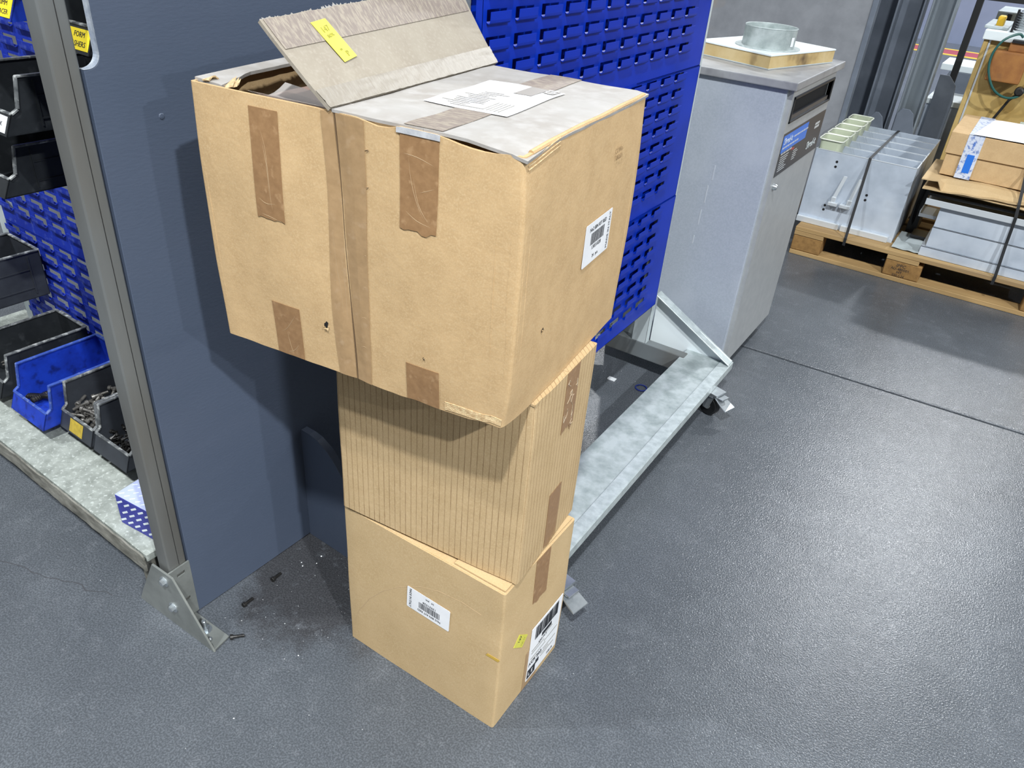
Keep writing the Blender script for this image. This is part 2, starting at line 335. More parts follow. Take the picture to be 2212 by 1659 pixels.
# ------------------------------------------------------------------ louvred panels
def louvre_mesh():
    b = B(); w = .065; pr = [(0, 0), (-.003, -.0025), (-.0065, -.003), (-.0088, -.0005), (-.0096, .004), (-.0100, .0175)]
    th = .0012; n = len(pr)
    vs = []
    for x in (0, w):
        for (y, z) in pr: vs.append((x, y, z))
    inner = [(y + th * (1 if i > 2 else .2), z + th * (.2 if i > 2 else 1)) for i, (y, z) in enumerate(pr)]
    for x in (0, w):
        for (y, z) in inner: vs.append((x, y, z))
    fs = []
    for i in range(n - 1):
        fs += [(i, i + 1, n + i + 1, n + i), (2 * n + i, 3 * n + i, 3 * n + i + 1, 2 * n + i + 1), (i, 2 * n + i, 2 * n + i + 1, i + 1), (n + i, n + i + 1, 3 * n + i + 1, 3 * n + i)]
    fs.append((n - 1, 3 * n - 1, 4 * n - 1, 2 * n - 1))
    b.add(vs, fs); return b
HP, VPI = .0928, .0452
def louvre_panel(parent, loc, rz, width, height, m, first, cols, rows, hookm, simple=False):
    """panel facing local -y, origin at its lower near corner"""
    xs = [0]; ys = [0]
    hx = [first + HP * k for k in range(cols)]; hz = [height - .022 - VPI * k for k in range(rows)][::-1]
    for h in hx: xs += [h + .001, h + .064]
    xs.append(width)
    for h in hz: ys += [h, h + .0205] if h + .0205 < height - .003 else [h, height - .004]
    ys.append(height)
    b = B(); nx, ny = len(xs), len(ys)
    for yy in (0, .0016):
        for x in xs:
            for z in ys: b.v.append(Vector((x, yy, z)))
    T = nx * ny
    def hole(i, j): return (not simple) and i % 2 == 1 and j % 2 == 1 and i < nx - 1 and j < ny - 1
    I = lambda i, j: i * ny + j
    for i in range(nx - 1):
        for j in range(ny - 1):
            if hole(i, j): 
                a, b2, c, d = I(i, j), I(i + 1, j), I(i + 1, j + 1), I(i, j + 1)
                for p, q in ((a, b2), (b2, c), (c, d), (d, a)): b.f.append((p, q, T + q, T + p))
            else:
                a, b2, c, d = I(i, j), I(i + 1, j), I(i + 1, j + 1), I(i, j + 1); b.f += [(a, b2, c, d), (T + a, T + d, T + c, T + b2)]
    # folded border
    b.box((0, .0, -.0), (width, .014, .0016)); b.box((0, 0, height - .0016), (width, .014, height)); b.box((0, 0, 0), (.0016, .014, height)); b.box((width - .0016, 0, 0), (width, .014, height))
    me = b.mesh('louvre_panel', m); o = bpy.data.objects.new('louvre_panel', me); COL.objects.link(o); o.parent = parent; o.location = loc; o.rotation_euler = (0, 0, rz)
    if not simple:
        for h in hx:
            for z in hz: inst(hookm, 'louvre', o, (h, 0, z))
    return o

# trolley with blue louvred panels
TX, TY0, TY1 = -.844, 1.208, 2.333
t = thing('louvre_panel_trolley', 'tall blue louvred-panel trolley with galvanised base tray, right behind the boxes', 'trolley', (-.87, 1.8, 0))
hk = louvre_mesh().mesh('louvre', m_blue)
lz = (.288, .678, 1.070)
for z, dx in zip(lz, (.004, .002, 0)): louvre_panel(t, (TX + .87 + dx, TY0 - 1.8, z), PI / 2, TY1 - TY0, .3895 if z < .5 else .3915, m_blue, .013, 11, 8, hk)
for z in lz: louvre_panel(t, (-.912 + .87, TY1 - 1.8, z), -PI / 2, TY1 - TY0, .388, m_blue, .06, 11, 8, hk, simple=True)
# uprights
B().box((-.94, 1.2, .125), (-.895, 1.245, 1.9)).part('upright', m_wht, t, bev=.002)
b = B(); b.box((-.905, 2.335, .125), (-.85, 2.339, 1.9)); b.box((-.853, 2.335, .125), (-.849, 2.362, 1.9)); b.part('upright', m_wht, t, bev=.001)
B().box((-.905, 1.206, .3), (-.902, 2.33, 1.46)).part('inner_sheet', m_blue, t)
# end gussets with flange
for (ya, sgn, xx, xo) in ((2.405, 1, -.86, -.553), (2.405, -1, -.885, -1.165)):
    B().prism([(xx, ya, .06), (xo, ya, .125), (xo, ya, .135), (xx, ya, .30)], (0, .003, 0)).part('gusset', m_whtpl if sgn > 0 else m_wht, t)
    d = (Vector((xo, 0, .128)) - Vector((xx, 0, .302))); nrm = Vector((-d.z, 0, d.x)).normalized()
    if nrm.z < 0: nrm = -nrm
    p = [Vector((xx, ya - .03, .30)), Vector((xo, ya - .03, .127)), Vector((xo, ya + .012, .127)), Vector((xx, ya + .012, .30))]
    B().prism(p, nrm * .004).part('gusset_flange', m_galvrim, t, bev=.0008, seg=1)
B().prism([(-.902, 2.345, .12), (-.86, 2.345, .12), (-.86, 2.345, .255)], (0, .003, 0)).part('brace_plate', m_wht, t)
b = B(); b.lathe([(.009, 0), (.009, .006), (.006, .008)], c=(-.872, 2.345, .155), n=6, mtx=FX); b.part('bolt', m_zinc, t, smooth=True)
# base: cross beams and two trays
for ya in (2.333, 1.2):
    B().box((-1.03, ya, .062), (-.70, ya + .04, .125)).part('cross_beam', m_steel, t, bev=.003)
for sgn, xi, xo in ((1, -.716, -.551), (-1, -1.02, -1.165)):
    b = B(); lo, hi = min(xi, xo), max(xi, xo)
    b.box((lo, 1.165, .117), (hi, 2.42, .122)); tr = b.part('base_tray', m_galv, t, bev=.001, seg=1)
    b = B(); xr = xo - .036 * sgn
    b.box((min(xr, xo), 1.166, .122), (max(xr, xo), 2.419, .1255)); b.box((min(xo, xo + .003 * sgn), 1.165, .098), (max(xo, xo + .003 * sgn), 2.42, .1255)); b.part('tray_rim', m_galvrim, tr, bev=.0008, seg=1)
def caster(parent, x, y, ang, braked=True):
    c = thing('tmp', '', '', (x, y, 0)); tmp = c.name
    Rm = Matrix.Rotation(ang, 3, 'Z'); O = Vector((x, y, 0))
    def tf(b): b.v = [Rm @ v + O for v in b.v]; return b
    bpy.data.objects.remove(c)
    b = B(); b.box((-.03, -.026, .09), (.03, .026, .0965)); fork = None
    for s in (-1, 1): b.prism([(-.02, s * .018, .09), (.03, s * .018, .09), (.018, s * .018, .03), (-.002, s * .018, .03)], (0, .003 * s, 0))
    b.lathe([(.026, .08), (.026, .09)], n=16); fork = tf(b).part('caster_fork', m_zincb, parent)
    w = B(); w.lathe([(.012, -.014), (.034, -.014), (.0385, -.009), (.0385, .009), (.034, .014), (.012, .014)], c=(.008, 0, .0385), n=28, mtx=FX, close=True); tf(w).part('wheel', m_black, fork, smooth=True)
    h = B(); h.lathe([(.0, -.016), (.014, -.0155), (.014, .0155), (0, .016)], c=(.008, 0, .0385), n=16, mtx=FX); tf(h).part('wheel_hub', m_zinc, fork, smooth=True)
    if braked:
        p = B(); p.prism([(-.02, -.022, .082), (-.055, -.026, .062), (-.075, -.026, .056), (-.075, .026, .056), (-.055, .026, .062), (-.02, .022, .082)], (0, 0, .004)); tf(p).part('brake_pedal', m_zincb, fork, bev=.001, seg=1)
        p = B(); p.box((-.05, -.018, .083), (-.02, .018, .088)); tf(p).part('brake_release', m_zincb, fork, bev=.001, seg=1)
caster(t, -.545, 2.245, PI * .9)
caster(t, -.535, 1.19, PI * .93)
caster(t, -1.13, 2.30, PI * .3); caster(t, -1.13, 1.22, PI * .3)

# ------------------------------------------------------------------ bin rack on the left
RU = math.radians(-2.4); RO = Vector((-1.262, .634, 0)); RM = Matrix.Rotation(RU, 3, 'Z')
def rk(u, v, z): return RM @ Vector((u, v, z)) + RO
t = thing('bin_rack', 'blue louvred rack with pale base board, holding storage bins at left edge', 'rack', RO, RU)
hk2 = louvre_mesh().mesh('louvre', m_blued)
for z in (.144, .534, .924): louvre_panel(t, (-1.165, .35, z), 0, 1.14, .388, m_blued, .012, 12, 8, hk2)
b = B(); rs = random.Random(5)
B().box((-1.35, .003, .128), (-.03, .40, .15)).part('base_board', m_board, t, world=False, bev=.002, seg=1)
def lip(u, v):
    x = -1.35 + 1.32 * u; j = .0022 * noise.noise(Vector((x * 30, v * 3, 1))) + .002 * noise.noise(Vector((x * 9, v, 4)))
    return (x, -.001 + j, .105 + .044 * v)
B().sheet(lip, 90, 3, -.004).part('board_edge', m_chip, t, world=False)
B().box((-1.215, .352, .15), (-1.175, .40, 1.9)).part('rear_post', m_wht, t, world=False, bev=.002)
B().box((-.024, .352, .15), (.005, .40, 1.9)).part('rear_post', m_wht, t, world=False, bev=.002)
for uu in (-1.3, -.1): B().box((uu, .02, 0), (uu + .05, .38, .128)).part('skid', m_chip, t, world=False)

# steel post with floor bracket
px0, px1, py0, py1 = -1.238, -1.199, .632, .676
t = thing('steel_post', 'worn bare steel square post bolted to the floor in front of blue-grey board', 'post', (-1.2115, .654, 0))
B().tube([(px1 + .0002, .657, .165), (px1 + .0002, .657, 2.0)], .0007, 5).part('weld_seam', m_bolt, t)
o = B().box((px0, py0, .004), (px1, py1, 2.0)).part('tube', m_steel, t, bev=.007, seg=3, smooth=True)
fp = [(-1.247, .163), (-1.178, .163), (-1.072, 0.001), (-1.332, 0.001), (-1.318, .03)]
fpl = B().prism([(x, .622, z) for x, z in fp], (0, .005, 0)).part('bracket_side', m_zinc, t, bev=.0008, seg=1)
b = B(); c = []
for x, z in ((-1.209, .135), (-1.196, .062)):
    q = B(); q.lathe([(.0115, 0), (.0115, .002), (.008, .002), (.008, .008), (.0065, .0095)], c=(x, .622, z), n=6, mtx=FX); bo = q.part('bolt', m_zincb, fpl)
    q = B(); q.lathe([(.0135, 0), (.0135, .0018)], c=(x, .622, z), n=20, mtx=FX); q.part('washer', m_zincb, fpl, smooth=True)
# upright end plate with two slots
def slotplate(y0, y1, z0, z1, x, th, holes):
    b = B(); ys = sorted({y0, y1} | {h[0] for h in holes} | {h[1] for h in holes}); zs = sorted({z0, z1} | {h[2] for h in holes} | {h[3] for h in holes})
    for i in range(len(ys) - 1):
        for j in range(len(zs) - 1):
            cy, cz = (ys[i] + ys[i + 1]) / 2, (zs[j] + zs[j + 1]) / 2
            if any(h[0] < cy < h[1] and h[2] < cz < h[3] for h in holes): continue
            b.box((x, ys[i], zs[j]), (x + th, ys[i + 1], zs[j + 1]))
    return b
slotplate(.627, .678, .005, .162, -1.198, .004, [(.644, .664, .136, .146), (.644, .664, .055, .065)]).part('bracket_end', m_zinc, t)
B().prism([(-1.194, .627, .0005), (-1.074, .622, .0005), (-1.080, .669, .0005), (-1.194, .669, .0005)], (0, 0, .005)).part('bracket_base', m_zinc, t, bev=.0008, seg=1)
b = B(); b.lathe([(.015, .0055), (.015, .0075)], c=(-1.135, .648, 0), n=18); b.lathe([(.0095, .0075), (.0095, .017)], c=(-1.135, .648, 0), n=6); b.lathe([(.0055, .017), (.0055, .034), (.004, .036)], c=(-1.135, .648, 0), n=12); b.part('anchor_bolt', m_zincb, t)
b = B(); b.lathe([(0, .0055), (.004, .007), (.0045, .011), (0, .0135)], c=(-1.103, .637, 0), n=12); b.part('rivet', m_zincb, t, smooth=True)

# ------------------------------------------------------------------ storage bins
BINS = []
def bin_(u0, u1, zt, h, d, mb, mr, label, tagc=None, name='storage_bin'):
    w_ = (u1 - u0); base = rk((u0 + u1) / 2, .349 - .016, zt - h)
    t = thing(name, label, 'bin', base, RU, 'open-fronted bins hooked on the rack')
    W2 = w_ / 2 - .004; th = .0025
    f = [(0, 0), (0, h), (-.84 * d, h), (-.88 * d, .45 * h), (-.93 * d, .38 * h), (-d, .0)]
    b = B()
    for s in (-1, 1): b.prism([(s * W2, y, z) for y, z in f], (-s * th, 0, 0))
    b.box((-W2, -d + .001, 0), (W2, 0, th)); b.box((-W2, -th, 0), (W2, 0, h))
    b.prism([(-W2, -d, 0), (-W2, -.93 * d, .38 * h), (-W2, -.93 * d + th, .38 * h), (-W2, -d + th, 0)], (2 * W2, 0, 0))
    body = b.part('body', mb, t, world=False)
    b = B()
    for s in (-1, 1):
        path = [(-.0, h), (-.84 * d, h), (-.88 * d, .45 * h), (-.93 * d, .38 * h)]
        for (a, c) in zip(path[:-1], path[1:]):
            n_ = Vector((0, c[1] - a[1], -(c[0] - a[0]))).normalized() * .0035
            x = s * W2; b.prism([(x + s * .0035, a[0] - n_.y, a[1] - n_.z), (x + s * .0035, c[0] - n_.y, c[1] - n_.z), (x + s * .0035, c[0] + n_.y * .3, c[1] + n_.z * .3), (x + s * .0035, a[0] + n_.y * .3, a[1] + n_.z * .3)], (-s * .0085, 0, 0))
    b.box((-W2, -.006, h - .004), (W2, .002, h + .001)); b.box((-W2, -.93 * d - .003, .355 * h), (W2, -.93 * d + .004, .39 * h))
    b.part('rim', mr, t, world=False, bev=.0008, seg=1)
    for s in (-1, 1):   # moulded ribs on the outer side walls
        b = B()
        for zz in (.22, .62): b.box((s * W2, -.72 * d, zz * h), (s * (W2 + .0022), -.14 * d, zz * h + .0028))
        b.box((s * W2, -.14 * d, .1 * h), (s * (W2 + .0022), -.125 * d, .9 * h)); b.box((s * W2, -.73 * d, .1 * h), (s * (W2 + .0022), -.72 * d, .9 * h))
        b.part('rib', mb, t, world=False)
    b = B(); b.box((-.04, 0, h - .03), (.04, .012, h - .026)); b.box((-.04, .009, h - .04), (.04, .0115, h - .026)); b.part('hook', mb, t, world=False)
    if tagc:
        words, mm, cw = tagc
        upv = Vector((0, .07 * d, .38 * h)).normalized(); nn = Vector((0, -.38 * h, .07 * d)).normalized(); c = Vector((0, -.966 * d, .18 * h)) + nn * .0006
        hw, hh = cw * W2, .15 * h
        p = [c + Vector((sx * hw, 0, 0)) + upv * sy * hh for sx, sy in ((-1, -1), (1, -1), (1, 1), (-1, 1))]
        lab = B().prism(p, nn * .0006).part('bin_label', mm, t, world=False)
        rot = Matrix((Vector((1, 0, 0)), upv, nn)).transposed()
        for i, wd in enumerate(words):
            text(wd, .0115 if len(words) > 1 else .012, m_ink, lab, c + Vector((hw - (.014 if i == 0 else .008), 0, 0)) + nn * .0009 + upv * (hh * (.45 - .9 * i) if len(words) > 1 else 0), rot, ax='RIGHT')
    BINS.append(t); return t
bE = bin_(-.950, -.784, .318, .12, .265, m_bin, m_rim, 'black bin holding a few long screws, behind the blue bin')
bF = bin_(-.738, -.566, .315, .12, .265, m_binb, m_rimb, 'bright blue bin holding big bolts, lowest row of the rack')
bG = bin_(-.566, -.412, .315, .118, .225, m_bing, m_rim, 'dark bin full of screws with blank yellow label, beside the blue bin', ([], mat('grimy_yellow_label', 'bfa53a', '9c8730', ns=60, rough=.5), .4))
bH = bin_(-.410, -.256, .315, .118, .225, m_bing, m_rim, 'dark bin of small black screws nearest the post foot')
bD = bin_(-1.135, -.955, .505, .14, .265, m_bing, m_rim, 'empty-looking dark bin with ribbed side, above the black screw bin')
bC = bin_(-.57, -.405, .955, .10, .26, m_bin, m_rim, 'black bin hooked just above the bare stretch of blue louvres')
bB = bin_(-.485, -.319, 1.103, .105, .26, m_bin, m_rim, 'black bin with handwritten white front label, left of the post', (['BxK'], m_white, .9))
bA = bin_(-.36, -.186, 1.319, .105, .26, m_binb, m_rim, 'blue bin with yellow MM SPACER label at the top left corner', (['10MM', 'SPACER'], m_yel2, .95))
bX = bin_(-.132, .040, 1.301, .105, .26, m_bin, m_rim, 'black bin with yellow FORM WASHERS label seen through the board notch', (['FORM', 'WASHERS'], m_yel2, .95))
# screws
def screw_mesh(name, L, r, hr, hh, m, hexh=False):
    b = B(); n = 6 if hexh else 14
    b.lathe([(0, hh), (hr * .45, hh) if hexh else (hr * .5, hh), (hr * .98, hh), (hr, hh * .9), (hr, 0), (r, 0)] if hexh else [(0, hh * .45), (hr * .5, hh * .45), (hr * .5, hh), (hr * .9, hh), (hr, hh * .88), (hr, 0), (r, 0)], n=n)
    b.lathe([(r, 0), (r, -L * .35), (r * .93, -L * .36), (r * .93, -L * .97), (r * .6, -L), (0, -L)], n=10)
    for k in range(9):
        z = -L * .4 - k * L * .06; b.lathe([(r * .9, z), (r * 1.06, z - L * .015), (r * .9, z - L * .03)], n=10)
    return b.mesh(name, m, None, smooth=True)
sm1 = screw_mesh('socket_screw', .034, .004, .0068, .008, m_boltg); sm2 = screw_mesh('socket_screw', .012, .003, .0052, .006, m_bolt)
sm3 = screw_mesh('socket_screw', .08, .008, .0125, .014, m_bolt); sm4 = screw_mesh('hex_bolt', .09, .009, .0155, .011, m_bolt, True); sm0 = screw_mesh('socket_screw', .024, .0034, .006, .007, m_bolt)
sm5 = screw_mesh('socket_screw', .06, .0028, .005, .006, m_boltg)
def drop(me, name, base, lx, ly, lz, yaw, tilt, label, group, mtn=True):
    o = bpy.data.objects.new(name, me); COL.objects.link(o)
    o.location = base.location + RM @ Vector((lx, ly, lz)); o.rotation_euler = (tilt, 0, yaw); return tag(o, label, 'screw', group)
rs = random.Random(11)
d = .225
for i in range(84):
    layer = i // 21; q = i % 21; cx = -.054 + .018 * (q % 7); cy = -.062 - (q // 7) * .05
    drop(sm1, 'socket_screw', bG, cx + rs.uniform(-.006, .006), cy + rs.uniform(-.012, .012) - .01, .01 + layer * .0155, rs.uniform(0, 2 * PI), PI / 2 + rs.uniform(-.12, .25), 'grey socket-head screw piled in the dark bin with yellow label', 'screws piled in the yellow-labelled bin')
for i in range(96):
    layer = i // 32; q = i % 32; cx = -.054 + .0155 * (q % 8); cy = -.075 - (q // 8) * .034
    drop(sm2, 'socket_screw', bH, cx + rs.uniform(-.004, .004), cy + rs.uniform(-.006, .006), .009 + layer * .014, rs.uniform(0, 2 * PI), PI / 2 + rs.uniform(-.5, .5), 'short black socket screw in the bin nearest the post foot', 'short screws in the bin by the post')
for lx, ly, yaw, lb in ((-.05, -.225, 2.05, 'long black threaded bolt lying at the front of blue bin'), ):
    drop(sm3, 'socket_screw', bF, lx + .025, ly + .04, .022, yaw, PI / 2 - .1, lb, None)
drop(sm3, 'socket_screw', bF, .0, -.165, .036, PI * 1.45, PI / 2, 'black socket bolt lying behind the front bolt in blue bin', None)
drop(sm4, 'hex_bolt', bF, -.045, -.135, .022, PI * .97, PI / 2 - .06, 'thick hex bolt with nut in the middle of blue bin', None)
drop(sm4, 'hex_bolt', bF, -.02, -.045, .022, PI * 1.1, PI / 2, 'dark hex bolt at the back of the blue bin', None)
b = B(); b.lathe([(.0078, 0), (.013, 0), (.013, .011), (.0078, .011)], n=6, close=True)
me = b.mesh('hex_nut', m_bolt)
o = inst(me, 'hex_nut', None, bF.location + RM @ Vector((-.044, -.088, .022)), (PI / 2, .1, .25)); tag(o, 'dark hex nut beside the thick bolt in blue bin', 'nut')
for i, (lx, ly, yaw) in enumerate(((-.03, -.15, 2.6), (-.005, -.135, 2.75), (-.035, -.1, 2.5), (.02, -.09, 2.7), (-.02, -.205, 1.9))):
    drop(sm5, 'socket_screw', bE, lx - .03, ly, .022 + .006 * i, yaw, PI / 2 - .12, 'long thin screw lying in the black bin behind blue bin', 'long screws in the black bin')
# screws dropped on the floor
for (hx, hy, tx, ty), lb in (((-1.131, .845, -1.133, .873), 'black socket screw on the floor beside the foot of the board, farthest from post'), ((-1.123, .751, -1.124, .779), 'black socket screw on the floor midway between board and post foot'), ((-1.070, .672, -1.052, .695), 'black socket screw on the floor touching the tip of post bracket')):
    o = inst(sm0, 'socket_screw', None, (hx, hy, .0062), (PI / 2 - .09, 0, math.atan2(hx - tx, -(hy - ty)) )); tag(o, lb, 'screw', 'screws dropped on the floor')

# small blue patterned carton on the base board
t = thing('small_carton', 'small blue and white patterned carton on the base board behind the post', 'box', rk(-.165, .028, .151), RU + .12)
B().box((0, 0, 0), (.12, .095, .085)).part('body', mat('carton_blue', '3a3f9a', '343890', ns=20, rough=.5), t, world=False, bev=.001, seg=1)
tp = B().box((.0005, .0005, .085), (.1195, .0945, .0856)).part('top_print', mat('carton_pale', 'a9b4d8', 'b6bfdd', ns=12, rough=.5), t, world=False)
bmsk = B(); btop = B()
for r in range(3):
    for k in range(7):
        x, z = .012 + k * .023 + (r % 2) * .011, .016 + r * .026
        bmsk.prism([(x - .0105, -.0004, z - .004), (x - .0085, -.0004, z - .0085), (x + .0105, -.0004, z + .004), (x + .0085, -.0004, z + .0085)], (0, .0004, 0))
for r in range(5):
    for k in range(6):
        x, y = .01 + k * .018 + (r % 2) * .008, .012 + r * .018
        btop.prism([(x - .005, y - .004, .0857), (x - .003, y - .006, .0857), (x + .005, y + .002, .0857), (x + .003, y + .004, .0857)], (0, 0, .0003))
bmsk.part('printed_mark', m_whtpl, t, world=False); btop.part('printed_mark', m_whtpl, tp, world=False)

# ------------------------------------------------------------------ cardboard boxes
def shell(L, W, H, r, th, disp, nzv=12, seg=14):
    """hollow box, x -L..0, y 0..W, open top"""
    def loop(inset):
        pts = []; rr = max(r - inset, .0008); x0, x1, y0, y1 = -L + inset, -inset, inset, W - inset
        for (cx, cy, a0) in ((x1 - rr, y0 + rr, -PI / 2), (x1 - rr, y1 - rr, 0), (x0 + rr, y1 - rr, PI / 2), (x0 + rr, y0 + rr, PI)):
            for k in range(4): a = a0 + PI / 2 * k / 3; pts.append(Vector((cx + rr * math.cos(a), cy + rr * math.sin(a), 0)))
        out = []
        for i, p in enumerate(pts):
            q = pts[(i + 1) % len(pts)]; out.append(p)
            if (q - p).length > .05:
                for k in range(1, seg): out.append(p.lerp(q, k / seg))
        return out
    b = B(); lo, li = loop(0), loop(th); n = len(lo)
    zs = [0, .004] + [H * k / nzv for k in range(1, nzv)] + [H - .012, H]
    for lp, zmin in ((lo, 0), (li, th)):
        for z in zs:
            for p in lp: q = Vector((p.x, p.y, max(z, zmin))); b.v.append(q + Vector(disp(q)))
    m = len(zs)
    for lay in (0, 1):
        for j in range(m - 1):
            for i in range(n):
                a = lay * m * n + j * n + i; a2 = lay * m * n + j * n + (i + 1) % n; b.f.append((a, a2, a2 + n, a + n) if lay == 0 else (a, a + n, a2 + n, a2))
    for i in range(n):
        a = (m - 1) * n + i; a2 = (m - 1) * n + (i + 1) % n; b.f.append((a, a2, a2 + m * n, a + m * n))
    b.f.append(tuple(range(n))[::-1]); b.f.append(tuple(m * n + i for i in range(n)))
    return b
def patch(fn, face, a0, a1, z0, z1, disp, L=0, th=.0005, nu=8, nv=8, skew=0, jag=0, seed=0):
    """thin film following a box face; face 'f' (a = -x) or 'r' (a = y)"""
    rs = random.Random(seed); jt = [rs.uniform(-1, 1) * jag for _ in range(nu + 1)]
    def g(u, v):
        a = a0 + (a1 - a0) * u + skew * (1 - v); z = z0 + (z1 - z0) * v + (jt[int(round(u * nu))] if v < .01 else 0)
        p = Vector((-a, 0, z)) if face == 'f' else Vector((0, a, z))
        off = Vector((0, -th, 0)) if face == 'f' else Vector((th, 0, 0))
        return p + Vector(disp(p)) + off
    return B().sheet(g, nu, nv, th if face == 'f' else -th)
def label_sheet(parent, face, a0, a1, z0, z1, disp, flip, tilt=0):
    """white product label with barcode; corners a0..a1, z0..z1"""
    ca, cz = (a0 + a1) / 2, (z0 + z1) / 2; w_, h_ = abs(a1 - a0), z1 - z0
    c = Vector((-ca, 0, cz)) if face == 'f' else Vector((0, ca, cz)); c += Vector(disp(c))
    M3 = (FX if face == 'f' else RX) @ Matrix.Rotation(tilt + (PI if flip else 0), 3, 'Z')
    P = lambda x, y, z=0: c + M3 @ Vector((x, y, .0012 + z))
    b = B(); r = .003; pts = []
    for sx, sy, a0_ in ((1, -1, -PI / 2), (1, 1, 0), (-1, 1, PI / 2), (-1, -1, PI)):
        for k in range(4): a = a0_ + PI / 2 * k / 3; pts.append(P(sx * (w_ / 2 - r) + r * math.cos(a), sy * (h_ / 2 - r) + r * math.sin(a)))
    lab = b.prism(pts, M3 @ Vector((0, 0, .0004))).part('product_label', m_white, parent, world=False, label='white barcode label')
    text('No2 BIN KIT RED', h_ * .13, m_ink, lab, P(-.03 * w_, h_ * .33, .0006), M3)
    text('13031028', h_ * .13, m_ink, lab, P(-.03 * w_, -h_ * .13, .0006), M3, sx=1.1)
    text('24   pcs.', h_ * .11, m_ink, lab, P(-.03 * w_, -h_ * .35, .0006), M3)
    text('MADE IN ITALY', h_ * .13, m_ink, lab, P(w_ * .42, 0, .0006), M3, spin=PI / 2)
    bc = B(); x = -w_ * .27; rs = random.Random(4)
    while x < w_ * .22:
        wd = rs.choice((.0009, .0014, .002)); bc.prism([P(x, -h_ * .05, .0004), P(x + wd, -h_ * .05, .0004), P(x + wd, h_ * .23, .0004), P(x, h_ * .23, .0004)], M3 @ Vector((0, 0, .0002))); x += wd + rs.choice((.0009, .0013))
    bc.part('barcode', m_ink, lab, world=False)['kind'] = 'stuff'
    return lab

# --- bottom box
L, W, H = .392, .256, .393
def d3(p):
    x = y = z = 0
    s = math.sin(PI * min(1, max(0, p.z / .393)))
    if p.y < .01: y = -.003 * s * math.sin(PI * min(1, -p.x / .392)); 
    if p.x > -.01: x = .002 * s
    k = noise.noise(p * 9); y += .0012 * k; x += .0012 * noise.noise(p * 8 + Vector((3, 1, 2)))
    dd = (p - Vector((0, 0, .29))).length
    if dd < .05: y += .004 * (1 - dd / .05); x -= .003 * (1 - dd / .05)
    return (x, y, 0)
t3 = thing('cardboard_box', 'plain brown cardboard box at the bottom of the stack, standing on the floor', 'box', (-.474, .834, .001), 0, 'stacked cardboard boxes')
shell(L, W, H, .005, .004, d3).part('body', m_card3, t3, world=False, smooth=True)
def topflap(parent, xa, xb, ya, yb, z, m, amp=.0015, name='flap', th=.004, drop=None):
    def f(u, v):
        x, y = xa + (xb - xa) * u, ya + (yb - ya) * v
        zz = z + amp * noise.noise(Vector((x * 12, y * 12, z))) + (drop(x, y) if drop else 0)
        return (x, y, zz)
    return B().sheet(f, 14, 10, th).part(name, m, parent, world=False, smooth=True)
topflap(t3, -.390, -.002, .002, .129, .3935, m_card3, .001); topflap(t3, -.390, -.002, .130, .254, .3935, m_card3, .001)
topflap(t3, -.118, -.004, .006, .25, .3975, m_card3, .0006, name='flap', th=.003)
patch(None, 'r', .108, .160, .272, .392, d3, jag=.003, seed=2).part('tape', m_tape, t3, world=False)
patch(None, 'r', .108, .165, .002, .125, d3, seed=3).part('tape', m_tape_l, t3, world=False)
label_sheet(t3, 'f', .117, .224, .2165, .2755, d3, True, -.035)
lab = patch(None, 'r', .119, .243, .022, .19, d3, th=.0011, nu=4, nv=4).part('shipping_label', m_white, t3, world=False, label='large white shipping label')
b = B(); rs = random.Random(9); y = .135
def rq(b, ya, yb, za, zb): 
    x0 = max(d3(Vector((0, yy, zz)))[0] for yy in (ya, yb) for zz in (za, zb)) + .0022
    b.box((x0 - .0004, ya, za), (x0 + .0004, yb, zb))
while y < .228:
    wd = rs.choice((.0012, .002, .0032)); rq(b, y, y + wd, .145, .183); y += wd + rs.choice((.0012, .002))
rq(b, .165, .205, .128, .139); rq(b, .121, .152, .030, .056); rq(b, .152, .165, .05, .062)
b.part('barcode', m_ink, lab, world=False)['kind'] = 'stuff'
b = B()
for k in range(9):
    z = .122 - k * .0085; ya = .128 if k % 3 else .18; 
    if z < .065: ya = .172
    rq(b, ya, ya + rs.uniform(.025, .06), z, z + .0028)
b.part('fine_print', m_inkg, lab, world=False)
text('V33 M S', .010, m_ink, lab, (d3(Vector((0, 0.17, 0.119)))[0] + .0029, 0.17, 0.119), RX)
text('ACR 203', .014, m_ink, lab, (d3(Vector((0, 0.147, 0.075)))[0] + .0029, 0.147, 0.075), RX); text('A8210', .009, m_ink, lab, (d3(Vector((0, 0.214, 0.034)))[0] + .0029, 0.214, 0.034), RX); text('L E', .016, m_white, lab, (d3(Vector((0, 0.133, 0.043)))[0] + .0029, 0.133, 0.043), RX)
yl = B(); ang = -.75; c = Vector((.0022, .075, .199)); M3 = RX @ Matrix.Rotation(ang, 3, 'Z')
yl.prism([c + M3 @ Vector((x, y, 0)) for x, y in ((-.024, -.014), (.024, -.014), (.024, .014), (-.024, .014))], (.0008, 0, 0))
yo = yl.part('yellow_label', m_yel, t3, world=False, label='small yellow sticker')
text('147', .011, m_ink, yo, c + M3 @ Vector((-.01, .004, .0012)), M3, spin=PI / 2); text('NR 33', .007, m_inky, yo, c + M3 @ Vector((.012, 0, .0012)), M3, spin=PI / 2)
patch(None, 'f', -.001, .026, .210, .2175, d3, th=.0005, nu=6, nv=3, skew=.004).part('glue_stain', mat('glue_yellow', 'c2a045', rough=.4), t3, world=False)
b = B(); arc = [(-a, 0, z) for a, z in ((.377, .064), (.365, .102), (.329, .167), (.289, .218), (.244, .258), (.191, .292), (.145, .309), (.09, .315), (.047, .31))]
b.tube([Vector(p) + Vector(d3(Vector(p))) + Vector((0, .0003, 0)) for p in arc], .0007, 5); b.part('scratch', mat('scratch_pale', 'b59c79', rough=.8), t3, world=False)

